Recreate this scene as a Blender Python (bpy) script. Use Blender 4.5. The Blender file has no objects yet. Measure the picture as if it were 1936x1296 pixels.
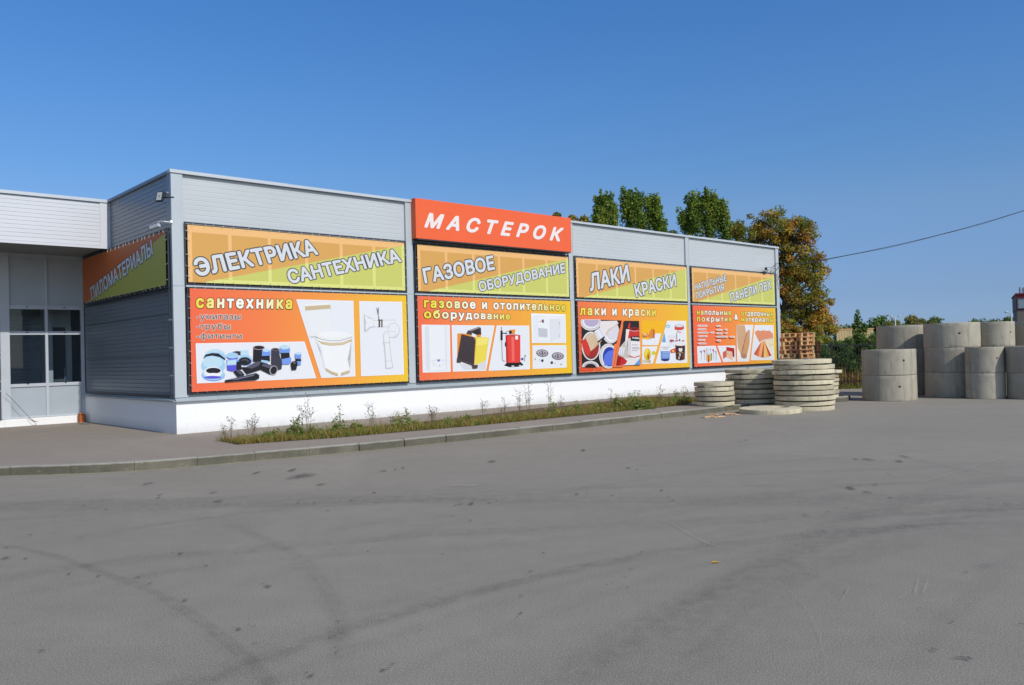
import bpy, bmesh, math, random
from mathutils import Vector, Matrix, noise as mnoise
from mathutils.geometry import interpolate_bezier, delaunay_2d_cdt
import numpy as np
random.seed(7)
PI = math.pi
sc = bpy.context.scene

# ------------------------------------------------------------------ camera
FPX, PITCH, ROLL, HC = 1575.906, 0.0141016, -0.0264623, 1.8
CXP, CYP = 968.0, 648.0
_fw = Vector((0, math.cos(PITCH), math.sin(PITCH)))
_u0 = Vector((0, -math.sin(PITCH), math.cos(PITCH)))
_r0 = Vector((1, 0, 0))
RT = _r0 * math.cos(ROLL) + _u0 * math.sin(ROLL)
UP = _u0 * math.cos(ROLL) - _r0 * math.sin(ROLL)
FW = _fw
EYE = Vector((0, 0, HC))
cd = bpy.data.cameras.new('camera')
cam = bpy.data.objects.new('camera', cd)
sc.collection.objects.link(cam)
cd.sensor_fit = 'HORIZONTAL'; cd.sensor_width = 36.0
cd.lens = FPX / 1936.0 * 36.0
cd.clip_start = 0.1; cd.clip_end = 6000
m = Matrix((RT, UP, -FW)).transposed().to_4x4()
m.translation = EYE
cam.matrix_world = m
sc.camera = cam

# ------------------------------------------------------------------ sun and sky
AZ = 0.7387362                                    # direction the long facade runs in
U = Vector((math.cos(AZ), math.sin(AZ), 0)); N = Vector((-math.sin(AZ), math.cos(AZ), 0))
C0 = Vector((-7.83919, 19.38911, 0))              # front corner of the shop
SUN_EL = math.radians(40.6); DAZ = math.radians(0.6)
sh = (-N * math.cos(DAZ) + U * math.sin(DAZ))
SUN = Vector((sh.x * math.cos(SUN_EL), sh.y * math.cos(SUN_EL), math.sin(SUN_EL)))
w = bpy.data.worlds.new('World'); sc.world = w; w.use_nodes = True
nt = w.node_tree
sky = nt.nodes.new('ShaderNodeTexSky'); sky.sky_type = 'NISHITA'; sky.sun_disc = False
sky.sun_elevation = SUN_EL; sky.sun_rotation = math.atan2(sh.x, sh.y)
sky.air_density = 1.0; sky.dust_density = 0.25; sky.ozone_density = 2.0; sky.altitude = 0
# deep clear blue on the half of the sky away from the sun, paler towards the sun
bgn = nt.nodes['Background']; bgn.inputs['Strength'].default_value = 0.15
tcw = nt.nodes.new('ShaderNodeTexCoord'); sxyz = nt.nodes.new('ShaderNodeSeparateXYZ'); nt.links.new(tcw.outputs['Generated'], sxyz.inputs[0])
rmp = nt.nodes.new('ShaderNodeValToRGB'); nt.links.new(sxyz.outputs[2], rmp.inputs[0])
els = rmp.color_ramp.elements
SKYT = [(0, (.33,.52,1.08)), (.058, (.375,.495,.84)), (.156, (.52,.66,.88)), (.208, (.466,.70,.958)), (.284, (.445,.748,1.07)), (.387, (.40,.775,1.17)), (.9, (.42,.78,1.15))]
while len(els) < len(SKYT): els.new(.5)
for e_, (p_, c_) in zip(els, SKYT): e_.position = p_; e_.color = (c_[0]*.8, c_[1]*.8, c_[2]*.8, 1)
dt = nt.nodes.new('ShaderNodeVectorMath'); dt.operation = 'DOT_PRODUCT'; nt.links.new(tcw.outputs['Generated'], dt.inputs[0]); dt.inputs[1].default_value = (-sh.x, -sh.y, 0)
mrw = nt.nodes.new('ShaderNodeMapRange'); mrw.inputs[1].default_value = -.45; mrw.inputs[2].default_value = .2; nt.links.new(dt.outputs['Value'], mrw.inputs[0])
mxw = nt.nodes.new('ShaderNodeMix'); mxw.data_type = 'RGBA'; nt.links.new(mrw.outputs[0], mxw.inputs[0]); mxw.inputs[6].default_value = (.9, .93, 1.03, 1); nt.links.new(rmp.outputs[0], mxw.inputs[7])
mlw = nt.nodes.new('ShaderNodeMix'); mlw.data_type = 'RGBA'; mlw.blend_type = 'MULTIPLY'; mlw.inputs[0].default_value = 1; nt.links.new(sky.outputs[0], mlw.inputs[6]); nt.links.new(mxw.outputs[2], mlw.inputs[7])
nt.links.new(mlw.outputs[2], bgn.inputs[0])
sl = bpy.data.lights.new('sun', 'SUN'); sl.energy = 3.55; sl.angle = math.radians(0.5); sl.color = (1.0, 0.95, 0.865)
so = bpy.data.objects.new('sun', sl); sc.collection.objects.link(so)
so.rotation_euler = (-SUN).to_track_quat('-Z', 'Y').to_euler(); so.location = (20, -20, 40)
vs = sc.view_settings
vs.view_transform = 'Standard'; vs.look = 'None'; vs.exposure = 0.0; vs.gamma = 1.0; vs.use_curve_mapping = False
sc.cycles.max_bounces = 6; sc.cycles.transparent_max_bounces = 40

# ------------------------------------------------------------------ picture helpers (pixel of the 1936 px photo -> point on a real plane)
def ray(x, y): return FW + RT * ((x - CXP) / FPX) - UP * ((y - CYP) / FPX)
def on_ground(x, y, z=0.0):
    d = ray(x, y); return EYE + d * ((z - HC) / d.z)
def on_facade(x, y, off=0.0):                     # -> building frame (s, n, z), n = -off
    d = ray(x, y); t = ((C0 - N * off - EYE).dot(N)) / d.dot(N); P = EYE + d * t
    return Vector(((P - C0).dot(U), -off, P.z))
def on_side(x, y, off=0.0):
    d = ray(x, y); t = ((C0 - U * off - EYE).dot(U)) / d.dot(U); P = EYE + d * t
    return Vector((-off, (P - C0).dot(N), P.z))
def at_depth(x, y, Y):
    d = ray(x, y); return EYE + d * (Y / d.y)
def B(s, n, z): return C0 + U * s + N * n + Vector((0, 0, z))   # building frame -> world
def to_b(P): return Vector(((P - C0).dot(U), (P - C0).dot(N), P.z))

# ------------------------------------------------------------------ materials
def lin(c): c /= 255.0; return c / 12.92 if c <= .04045 else ((c + .055) / 1.055) ** 2.4
def rgb(r, g, b, k=1.0): return (lin(r) * k, lin(g) * k, lin(b) * k, 1)
_mc = {}
def nodes_of(name):
    mt = bpy.data.materials.new(name); mt.use_nodes = True
    t = mt.node_tree; return mt, t, t.nodes['Principled BSDF']
def mth(t, op, a, b=None, c=None):
    n = t.nodes.new('ShaderNodeMath'); n.operation = op
    for i, v in enumerate((a, b, c)):
        if v is None: continue
        if isinstance(v, (int, float)): n.inputs[i].default_value = v
        else: t.links.new(v, n.inputs[i])
    return n.outputs[0]
def noise_n(t, vec, scale, detail=4, rough=.55, dist=0.0):
    n = t.nodes.new('ShaderNodeTexNoise'); n.inputs['Scale'].default_value = scale
    n.inputs['Detail'].default_value = detail; n.inputs['Roughness'].default_value = rough
    n.inputs['Distortion'].default_value = dist
    if vec is not None: t.links.new(vec, n.inputs['Vector'])
    return n.outputs['Fac']
def ramp(t, fac, stops):
    n = t.nodes.new('ShaderNodeValToRGB'); t.links.new(fac, n.inputs[0])
    e = n.color_ramp.elements
    while len(e) < len(stops): e.new(0.5)
    for i, (p, c) in enumerate(stops): e[i].position = p; e[i].color = c
    return n.outputs[0]
def mixc(t, fac, a, b, mode='MIX'):
    n = t.nodes.new('ShaderNodeMix'); n.data_type = 'RGBA'; n.blend_type = mode
    for sock, v in ((n.inputs[0], fac), (n.inputs[6], a), (n.inputs[7], b)):
        if isinstance(v, (int, float, tuple)): sock.default_value = v
        else: t.links.new(v, sock)
    return n.outputs[2]
def coords(t, kind='Object', scale=None, rot=None):
    tc = t.nodes.new('ShaderNodeTexCoord'); o = tc.outputs[kind]
    if scale or rot:
        mp = t.nodes.new('ShaderNodeMapping'); t.links.new(o, mp.inputs[0])
        if scale: mp.inputs['Scale'].default_value = scale
        if rot: mp.inputs['Rotation'].default_value = rot
        o = mp.outputs[0]
    return o
def bump(t, bsdf, h, strength, dist):
    n = t.nodes.new('ShaderNodeBump'); n.inputs['Strength'].default_value = strength; n.inputs['Distance'].default_value = dist
    t.links.new(h, n.inputs['Height']); t.links.new(n.outputs[0], bsdf.inputs['Normal'])
def sc_col(c, k): return (c[0] * k, c[1] * k, c[2] * k, 1)
def simple(name, col, rough=.6, metal=0.0, var=.12, vscale=3.0, bmp=0.0, spec=.4, stretch=None, var2=0.0):
    if name in _mc: return _mc[name]
    mt, t, b = nodes_of(name)
    v = coords(t, 'Object', stretch)
    f = noise_n(t, v, vscale, 6, .6)
    c = ramp(t, f, [(.28, sc_col(col, 1 - var)), (.72, sc_col(col, 1 + var))])
    if var2:
        oi = t.nodes.new('ShaderNodeObjectInfo')
        k = mth(t, 'MULTIPLY_ADD', oi.outputs['Random'], 2 * var2, 1 - var2)
        cm = t.nodes.new('ShaderNodeCombineColor')
        for i in range(3): t.links.new(k, cm.inputs[i])
        c = mixc(t, 1.0, c, cm.outputs[0], 'MULTIPLY')
    t.links.new(c, b.inputs['Base Color'])
    b.inputs['Roughness'].default_value = rough; b.inputs['Metallic'].default_value = metal
    b.inputs['Specular IOR Level'].default_value = spec
    if bmp: bump(t, b, noise_n(t, coords(t), vscale * 12, 5), .5, bmp)
    _mc[name] = mt; return mt
PK = 0.78                                         # printed colours: what they show in sun, brought back to base colour
def ink(r, g, b):
    k = 'ink_%d_%d_%d' % (r, g, b)
    if k in _mc: return _mc[k]
    mt, t, bs = nodes_of(k)
    bs.inputs['Base Color'].default_value = rgb(r, g, b, PK)
    bs.inputs['Roughness'].default_value = .55; bs.inputs['Specular IOR Level'].default_value = .25
    _mc[k] = mt; return mt
def grad(name, stops, axis=0):
    mt, t, bs = nodes_of(name)
    v = coords(t, 'Generated'); s = t.nodes.new('ShaderNodeSeparateXYZ'); t.links.new(v, s.inputs[0])
    c = ramp(t, s.outputs[axis], [(p, rgb(*q, PK)) for p, q in stops])
    t.links.new(c, bs.inputs['Base Color']); bs.inputs['Roughness'].default_value = .5; bs.inputs['Specular IOR Level'].default_value = .25
    f = noise_n(t, coords(t, 'Object'), .9, 2); bump(t, bs, f, .25, .05)
    return mt
def concrete(name, col, dark, var2=.1):
    mt, t, b = nodes_of(name)
    o = coords(t)
    big = noise_n(t, o, 1.6, 5, .6, .6)
    c = ramp(t, big, [(.3, sc_col(col, .8)), (.5, col), (.75, sc_col(col, 1.18))])
    streak = noise_n(t, coords(t, 'Object', (3, 3, 45)), 1.0, 4, .6)         # casting lines round the ring
    c = mixc(t, mth(t, 'MULTIPLY', mth(t, 'GREATER_THAN', streak, .6), .16), c, sc_col(col, 1.3))
    run = noise_n(t, coords(t, 'Object', (9, 9, .8)), 1.0, 5, .65)
    rr = t.nodes.new('ShaderNodeMapRange'); rr.inputs[1].default_value = .52; rr.inputs[2].default_value = .8
    t.links.new(run, rr.inputs[0]); c = mixc(t, mth(t, 'MULTIPLY', rr.outputs[0], .75), c, dark)
    pit = noise_n(t, o, 60, 3, .7)
    c = mixc(t, mth(t, 'MULTIPLY', mth(t, 'LESS_THAN', pit, .33), .5), c, dark)
    oi = t.nodes.new('ShaderNodeObjectInfo')
    k = mth(t, 'MULTIPLY_ADD', oi.outputs['Random'], 2 * var2, 1 - var2)
    cm = t.nodes.new('ShaderNodeCombineColor')
    for i in range(3): t.links.new(k, cm.inputs[i])
    c = mixc(t, 1.0, c, cm.outputs[0], 'MULTIPLY')
    t.links.new(c, b.inputs['Base Color']); b.inputs['Roughness'].default_value = .9; b.inputs['Specular IOR Level'].default_value = .2
    h = mth(t, 'ADD', mth(t, 'MULTIPLY', noise_n(t, o, 35, 6, .7), 1.0), mth(t, 'MULTIPLY', big, 1.2))
    bump(t, b, h, .5, .02)
    return mt

M = {}
M['white_plinth'] = simple('white_plinth', (.79, .79, .78, 1), .8, 0, .03, 1.5, .004)
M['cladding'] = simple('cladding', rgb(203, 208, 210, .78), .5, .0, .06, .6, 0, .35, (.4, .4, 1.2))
M['trim'] = simple('trim', rgb(198, 206, 210, .78), .42, .05, .05, 1.2, 0, .4)
M['cap_metal'] = simple('cap_metal', rgb(216, 222, 226, .72), .4, .1, .04, 1.0, 0, .5)
M['white_metal'] = simple('white_metal', rgb(228, 230, 234, .74), .5, 0, .05, .5, 0, .4, (.4, .4, 1.5))
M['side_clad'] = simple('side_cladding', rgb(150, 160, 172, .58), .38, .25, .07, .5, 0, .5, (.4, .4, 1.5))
M['sill'] = simple('sill_metal', rgb(178, 188, 192, .78), .45, .1, .1, 4, 0, .4, (1, 1, 6))
M['dark_tube'] = simple('dark_tube', rgb(58, 64, 72, .8), .5, .2, .2, 6)
M['core'] = simple('wall_core', rgb(88, 96, 104, .7), .7, 0, .1, 1)
M['soffit'] = simple('soffit', rgb(165, 166, 164, .6), .7, 0, .08, 1)
M['frame_white'] = simple('frame_white', rgb(214, 220, 228, .66), .4, 0, .05, 3)
M['panel_grey'] = simple('panel_grey', rgb(190, 200, 208, .68), .45, 0, .05, 1.5)
M['cord'] = simple('cord', rgb(206, 204, 196, .75), .8)
M['rubber_black'] = simple('rubber_black', (.02, .02, .022, 1), .6)
M['steel'] = simple('steel', rgb(190, 195, 200, .8), .35, .7)
M['brick'] = simple('hollow_brick', rgb(196, 112, 58, .75), .85, 0, .2, 12, .004)
M['concrete_ring'] = concrete('concrete_ring', rgb(183, 176, 158, .80), rgb(104, 97, 82, .62), .10)
M['concrete_slab'] = concrete('concrete_slab', rgb(198, 188, 160, .88), rgb(104, 97, 82, .66), .28)
M['wood'] = simple('pallet_wood', rgb(226, 180, 130, .9), .85, 0, .3, 5, .003, .2, (2, 2, 14), .22)
M['fence_black'] = simple('fence_black', (.012, .013, .015, 1), .45, 0, .2, 4)
M['rust'] = simple('rusty_red', rgb(112, 52, 40, .55), .8, 0, .35, 9)
M['bark'] = simple('bark', rgb(96, 84, 70, .7), .95, 0, .3, 4, .02)
M['stem'] = simple('weed_stem', rgb(140, 138, 92, .8), .9, 0, .25, 8)
M['dry'] = simple('dry_stem', rgb(126, 116, 92, .7), .9, 0, .25, 8)

def plinth_mat():                                  # white paint with a little splash dirt along the foot
    mt, t, b = nodes_of('plinth_paint'); o = coords(t)
    sp = t.nodes.new('ShaderNodeSeparateXYZ'); t.links.new(o, sp.inputs[0])
    mr = t.nodes.new('ShaderNodeMapRange'); mr.inputs[1].default_value = .42; mr.inputs[2].default_value = .14; t.links.new(sp.outputs[2], mr.inputs[0])
    n1 = noise_n(t, o, 5, 6, .7); n2 = noise_n(t, coords(t, 'Object', (7, 7, .9)), 1.0, 4, .6)
    d = mth(t, 'MULTIPLY', mth(t, 'MULTIPLY', mr.outputs[0], n1), .55)
    m2 = t.nodes.new('ShaderNodeMapRange'); m2.inputs[1].default_value = .6; m2.inputs[2].default_value = .85; t.links.new(n2, m2.inputs[0])
    d = mth(t, 'ADD', d, mth(t, 'MULTIPLY', m2.outputs[0], .10))
    c = mixc(t, d, (.79, .79, .78, 1), rgb(150, 140, 122, .8)); t.links.new(c, b.inputs['Base Color']); b.inputs['Roughness'].default_value = .85
    bump(t, b, noise_n(t, o, 18, 4), .3, .004); return mt
M['plinth_paint'] = plinth_mat()
def glass_mat():
    mt, t, b = nodes_of('window_glass')
    out = t.nodes['Material Output']
    tr = t.nodes.new('ShaderNodeBsdfTransparent'); tr.inputs[0].default_value = (.86, .9, .92, 1)
    gl = t.nodes.new('ShaderNodeBsdfGlossy'); gl.inputs['Roughness'].default_value = .01; gl.inputs[0].default_value = (.9, .95, 1, 1)
    fr = t.nodes.new('ShaderNodeFresnel'); fr.inputs[0].default_value = 1.26
    mx = t.nodes.new('ShaderNodeMixShader')
    t.links.new(fr.outputs[0], mx.inputs[0]); t.links.new(tr.outputs[0], mx.inputs[1]); t.links.new(gl.outputs[0], mx.inputs[2])
    t.links.new(mx.outputs[0], out.inputs[0]); return mt
M['glass'] = glass_mat()
def foliage_mat():
    mt, t, b = nodes_of('leaves')
    out = t.nodes['Material Output']
    a = t.nodes.new('ShaderNodeAttribute'); a.attribute_name = 'leafcol'
    t.links.new(a.outputs['Color'], b.inputs['Base Color']); b.inputs['Roughness'].default_value = .65; b.inputs['Specular IOR Level'].default_value = .25
    tl = t.nodes.new('ShaderNodeBsdfTranslucent'); t.links.new(a.outputs['Color'], tl.inputs[0])
    mx = t.nodes.new('ShaderNodeMixShader'); mx.inputs[0].default_value = .35
    t.links.new(b.outputs[0], mx.inputs[1]); t.links.new(tl.outputs[0], mx.inputs[2]); t.links.new(mx.outputs[0], out.inputs[0])
    return mt
M['leaves'] = foliage_mat()
def asphalt_mat(name, c1, c2, bands=True):
    mt, t, b = nodes_of(name)
    o = coords(t)
    big = noise_n(t, coords(t, 'Object', (.10, .45, 1), (0, 0, -.62)), 1.0, 5, .55, .6)
    c = ramp(t, big, [(.3, c1), (.68, c2)])
    if bands:
        st = noise_n(t, coords(t, 'Object', (.05, 1.1, 1), (0, 0, -.5)), 1.0, 6, .6, .35)
        mr = t.nodes.new('ShaderNodeMapRange'); mr.inputs[1].default_value = .44; mr.inputs[2].default_value = .72; t.links.new(st, mr.inputs[0])
        c = mixc(t, mth(t, 'MULTIPLY', mr.outputs[0], .46), c, sc_col(c1, .62))
        st2 = noise_n(t, coords(t, 'Object', (.07, 1.6, 1), (0, 0, -.95)), 1.0, 5, .6, .5)
        mr2 = t.nodes.new('ShaderNodeMapRange'); mr2.inputs[1].default_value = .5; mr2.inputs[2].default_value = .75; t.links.new(st2, mr2.inputs[0])
        c = mixc(t, mth(t, 'MULTIPLY', mr2.outputs[0], .32), c, sc_col(c1, .66))
    sp_ = t.nodes.new('ShaderNodeSeparateXYZ'); t.links.new(o, sp_.inputs[0])     # paler towards the far side of the yard, broken by noise
    dn = mth(t, 'ADD', sp_.outputs[1], mth(t, 'MULTIPLY', noise_n(t, coords(t, 'Object', (.3, .5, 1)), 1.0, 5, .65), 14.0))
    dr = t.nodes.new('ShaderNodeMapRange'); dr.inputs[1].default_value = 15; dr.inputs[2].default_value = 30; t.links.new(dn, dr.inputs[0])
    if bands: c = mixc(t, mth(t, 'MULTIPLY', dr.outputs[0], .6), c, rgb(176, 167, 150, .92))
    wide = noise_n(t, coords(t, 'Object', (.22, .22, 1)), 1.0, 4, .6, 1.2)
    c = mixc(t, .5, c, ramp(t, wide, [(.32, sc_col(c1, .78)), (.5, c1), (.68, sc_col(c2, 1.12))]))
    spk = noise_n(t, o, 22, 2, .5); c = mixc(t, mth(t, 'MULTIPLY', mth(t, 'GREATER_THAN', spk, .72), .22), c, sc_col(c1, .45))
    pal_ = noise_n(t, o, 31, 2, .5); c = mixc(t, mth(t, 'MULTIPLY', mth(t, 'GREATER_THAN', pal_, .74), .22), c, sc_col(c2, 1.6))
    mid = noise_n(t, o, 3.0, 6, .65)
    c = mixc(t, .35, c, ramp(t, mid, [(.3, sc_col(c1, .85)), (.7, sc_col(c2, 1.1))]))
    gr = noise_n(t, o, 95, 2, .6)
    c = mixc(t, .55, c, ramp(t, gr, [(.28, sc_col(c1, .45)), (.5, c1), (.72, sc_col(c2, 1.55))]))
    t.links.new(c, b.inputs['Base Color']); b.inputs['Roughness'].default_value = .88; b.inputs['Specular IOR Level'].default_value = .22
    h = mth(t, 'ADD', noise_n(t, o, 120, 3, .7), mth(t, 'MULTIPLY', noise_n(t, o, 14, 4), .7)); bump(t, b, h, .4, .006)
    return mt
M['asphalt'] = asphalt_mat('asphalt', rgb(139, 133, 121, .86), rgb(161, 154, 140, .90))
M['pavement'] = asphalt_mat('pavement', rgb(146, 136, 124, .86), rgb(162, 151, 138, .9), False)
M['ground'] = simple('dry_ground', rgb(112, 112, 66, .7), .95, 0, .35, .8, .03)
M['soil'] = simple('soil', rgb(112, 92, 66, .6), .95, 0, .35, 6, .02)
def kerb_mat():
    mt, t, b = nodes_of('kerb_concrete'); o = coords(t)
    c = ramp(t, noise_n(t, o, 1.3, 6, .6), [(.25, rgb(96, 93, 78, .62)), (.5, rgb(116, 112, 96, .66)), (.75, rgb(140, 135, 118, .72))])
    c = mixc(t, mth(t, 'MULTIPLY', mth(t, 'GREATER_THAN', noise_n(t, o, 24, 5, .75), .62), .3), c, rgb(200, 192, 168, .8))
    c = mixc(t, mth(t, 'MULTIPLY', mth(t, 'LESS_THAN', noise_n(t, o, 17, 5, .7), .38), .3), c, rgb(100, 96, 84, .7))
    sp = t.nodes.new('ShaderNodeSeparateXYZ'); t.links.new(o, sp.inputs[0])       # paler towards the top edge
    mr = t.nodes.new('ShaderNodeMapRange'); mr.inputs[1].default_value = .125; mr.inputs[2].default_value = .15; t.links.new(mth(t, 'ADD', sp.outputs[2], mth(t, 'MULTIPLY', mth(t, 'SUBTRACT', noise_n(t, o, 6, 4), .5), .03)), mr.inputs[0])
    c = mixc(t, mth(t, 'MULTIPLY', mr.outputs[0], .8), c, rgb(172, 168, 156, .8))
    t.links.new(c, b.inputs['Base Color']); b.inputs['Roughness'].default_value = .95
    bump(t, b, noise_n(t, o, 30, 6, .7), .8, .015); return mt
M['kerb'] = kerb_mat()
def decal_mat(name, col, strength, scale):
    mt, t, b = nodes_of(name); out = t.nodes['Material Output']
    b.inputs['Base Color'].default_value = col; b.inputs['Roughness'].default_value = .85; b.inputs['Specular IOR Level'].default_value = .2
    a = t.nodes.new('ShaderNodeAttribute'); a.attribute_name = 'fade'
    f = noise_n(t, coords(t), scale, 5, .7)
    mr = t.nodes.new('ShaderNodeMapRange'); mr.inputs[1].default_value = .3; mr.inputs[2].default_value = .62; t.links.new(f, mr.inputs[0])
    al = mth(t, 'MULTIPLY', mth(t, 'MULTIPLY', a.outputs['Fac'], mr.outputs[0]), strength)
    tr = t.nodes.new('ShaderNodeBsdfTransparent'); mx = t.nodes.new('ShaderNodeMixShader')
    t.links.new(al, mx.inputs[0]); t.links.new(tr.outputs[0], mx.inputs[1]); t.links.new(b.outputs[0], mx.inputs[2]); t.links.new(mx.outputs[0], out.inputs[0])
    return mt
M['tyre'] = decal_mat('tyre_rubber', (.06, .058, .055, 1), .085, 9)
M['scratch'] = decal_mat('pale_scratch', rgb(196, 190, 176, .85), .33, 14)
M['oil'] = decal_mat('oil_film', (.05, .048, .046, 1), .75, 22)

# ------------------------------------------------------------------ object helpers
def tag(o, label=None, cat=None, group=None, kind=None):
    if label: o['label'] = label
    if cat: o['category'] = cat
    if group: o['group'] = group
    if kind: o['kind'] = kind
    return o
def empty(name, loc, rz=0.0):
    o = bpy.data.objects.new(name, None); sc.collection.objects.link(o)
    o.location = loc; o.rotation_euler = (0, 0, rz); o.empty_display_size = .3
    return o
class MB:
    def __init__(s): s.v = []; s.f = []; s.m = []; s.mats = []; s.col = None; s.smooth = False
    def mi(s, mat):
        if mat is None: return 0
        if mat not in s.mats: s.mats.append(mat)
        return s.mats.index(mat)
    def face(s, pts, mat=None):
        i = len(s.v); s.v += [tuple(p) for p in pts]; s.f.append(tuple(range(i, i + len(pts)))); s.m.append(s.mi(mat))
    def box(s, x0, x1, y0, y1, z0, z1, mat=None, b=0.0):
        i = len(s.v); k = s.mi(mat)
        if b <= 0:
            s.v += [(x0,y0,z0),(x1,y0,z0),(x1,y1,z0),(x0,y1,z0),(x0,y0,z1),(x1,y0,z1),(x1,y1,z1),(x0,y1,z1)]
            for q in ((0,3,2,1),(4,5,6,7),(0,1,5,4),(1,2,6,5),(2,3,7,6),(3,0,4,7)): s.f.append(tuple(i + a for a in q)); s.m.append(k)
            return
        bm = bmesh.new(); bmesh.ops.create_cube(bm, size=1)
        for q in bm.verts: q.co = Vector(((x0+x1)/2 + q.co.x*(x1-x0), (y0+y1)/2 + q.co.y*(y1-y0), (z0+z1)/2 + q.co.z*(z1-z0)))
        bmesh.ops.bevel(bm, geom=bm.edges[:], offset=b, segments=2, affect='EDGES', profile=.5)
        bm.verts.index_update()
        s.v += [tuple(q.co) for q in bm.verts]
        for f in bm.faces: s.f.append(tuple(i + q.index for q in f.verts)); s.m.append(k)
        bm.free()
    def tube(s, pts, r, seg=6, mat=None, caps=True):
        pts = [Vector(p) for p in pts]; rs = r if isinstance(r, (list, tuple)) else [r] * len(pts); k = s.mi(mat)
        base = len(s.v)
        for j, p in enumerate(pts):
            d = (pts[min(j+1, len(pts)-1)] - pts[max(j-1, 0)])
            if d.length < 1e-9: d = Vector((0, 0, 1))
            d.normalize(); a = d.orthogonal() if abs(d.z) > .95 else Vector((0, 0, 1)).cross(d); a.normalize(); c = d.cross(a)
            for q in range(seg):
                an = 2 * PI * q / seg; s.v.append(tuple(p + (a * math.cos(an) + c * math.sin(an)) * rs[j]))
        for j in range(len(pts) - 1):
            for q in range(seg):
                a0 = base + j*seg + q; a1 = base + j*seg + (q+1) % seg
                s.f.append((a0, a1, a1 + seg, a0 + seg)); s.m.append(k)
        if caps:
            s.f.append(tuple(base + q for q in range(seg))[::-1]); s.m.append(k)
            e = base + (len(pts)-1)*seg; s.f.append(tuple(e + q for q in range(seg))); s.m.append(k)
    def build(s, name, mat=None, parent=None, origin=None, smooth=False):
        me = bpy.data.meshes.new(name)
        vv = s.v if origin is None else [(a[0]-origin[0], a[1]-origin[1], a[2]-origin[2]) for a in s.v]
        me.from_pydata(vv, [], s.f)
        mats = s.mats if s.mats else [mat]
        for q in mats: me.materials.append(q)
        if len(mats) > 1: me.polygons.foreach_set('material_index', s.m)
        if s.col is not None:
            ca = me.color_attributes.new('leafcol', 'FLOAT_COLOR', 'POINT')
            ca.data.foreach_set('color', [x for c in s.col for x in (c[0], c[1], c[2], 1)])
        if smooth: me.polygons.foreach_set('use_smooth', [True] * len(me.polygons))
        me.update()
        o = bpy.data.objects.new(name, me); sc.collection.objects.link(o)
        if parent: o.parent = parent
        return o
def add_box(name, mat, parent, a, org=None, b=0.0):
    q = MB(); q.box(*a, b=b); return q.build(name, mat, parent, org)
def copy_tree(o, parent=None):
    c = o.copy(); sc.collection.objects.link(c)
    if parent: c.parent = parent
    for ch in list(o.children): copy_tree(ch, c)
    return c
def fix_normals(o):
    bm = bmesh.new(); bm.from_mesh(o.data); bmesh.ops.recalc_face_normals(bm, faces=bm.faces[:]); bm.to_mesh(o.data); bm.free()

def ribs(mb, a0, a1, z0, z1, d, pitch=.105, depth=.012, axis='s', sign=-1, mat=None):
    """horizontal ribbed sheet between a0..a1; d is the plane, ribs stand out to 'sign'"""
    prof = []; z = z0
    while z < z1 - 1e-6:
        e = min(z + pitch, z1)
        prof += [(z, 0), (z + (e-z)*.06, 1), (z + (e-z)*.87, 1), (z + (e-z)*.94, 0)]
        z = e
    prof.append((z1, 0)); i = len(mb.v); k = mb.mi(mat)
    for (zz, h) in prof:
        off = d + sign * depth * h
        for a in (a0, a1): mb.v.append((a, off, zz) if axis == 's' else (off, a, zz))
    for j in range(len(prof) - 1):
        q = (i+2*j, i+2*j+1, i+2*j+3, i+2*j+2); mb.f.append(q if axis == 's' else q[::-1]); mb.m.append(k)

# ------------------------------------------------------------------ ground
def sheet(name, pts, z, mat, kind='structure', drop=None, parent=None):
    bm = bmesh.new(); vs_ = [bm.verts.new((p[0], p[1], z)) for p in pts]; f = bm.faces.new(vs_)
    if f.normal.z < 0: f.normal_flip()
    f.normal_update()
    if drop: 
        r = bmesh.ops.extrude_face_region(bm, geom=[f]); 
        for g in r['geom']:
            if isinstance(g, bmesh.types.BMVert): g.co.z -= drop
        bmesh.ops.recalc_face_normals(bm, faces=bm.faces[:])
    bmesh.ops.triangulate(bm, faces=[q for q in bm.faces if len(q.verts) > 4])
    me = bpy.data.meshes.new(name); bm.to_mesh(me); bm.free(); me.materials.append(mat)
    o = bpy.data.objects.new(name, me); sc.collection.objects.link(o)
    if kind: o['kind'] = kind
    if parent: o.parent = parent
    return o
sheet('ground', [(-2500,-2500),(2500,-2500),(2500,2500),(-2500,2500)], -.03, M['ground'])
FY = 34.4
asph = sheet('asphalt_yard', [(-60,-40),(70,-40),(70,FY+.1),(12.2,FY+.1),(11.6,40),(-60,40)], 0.0, M['asphalt'])

# pavement along the shop with a rounded kerb on the left
def catmull(pts, n=8):
    out = []
    for i in range(len(pts) - 1):
        p0 = pts[max(i-1, 0)]; p1 = pts[i]; p2 = pts[i+1]; p3 = pts[min(i+2, len(pts)-1)]
        for k in range(n):
            t = k / n
            out.append(tuple(.5 * ((2*p1[j]) + (-p0[j]+p2[j])*t + (2*p0[j]-5*p1[j]+4*p2[j]-p3[j])*t*t + (-p0[j]+3*p1[j]-3*p2[j]+p3[j])*t**3) for j in range(2)))
    out.append(tuple(pts[-1])); return out
PZ = .145
edge = catmull([(-9.5, 3.5), (-7.2, .2), (-5.5, -2.3), (-4.25, -3.55), (-2.95, -4.62), (-1.86, -5.08), (-.3, -5.36), (1.6, -5.68), (4.3, -5.86), (7.3, -5.98), (10.5, -6.0), (12.8, -6.0), (14.65, -5.98)], 8)
KW = .16
def offset_line(ln, d):
    o = []
    for i, p in enumerate(ln):
        a = ln[max(i-1, 0)]; b = ln[min(i+1, len(ln)-1)]; t = Vector((b[0]-a[0], b[1]-a[1])); t.normalize()
        o.append((p[0] - t.y*d, p[1] + t.x*d))
    return o
inner = offset_line(edge, KW)
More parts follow.
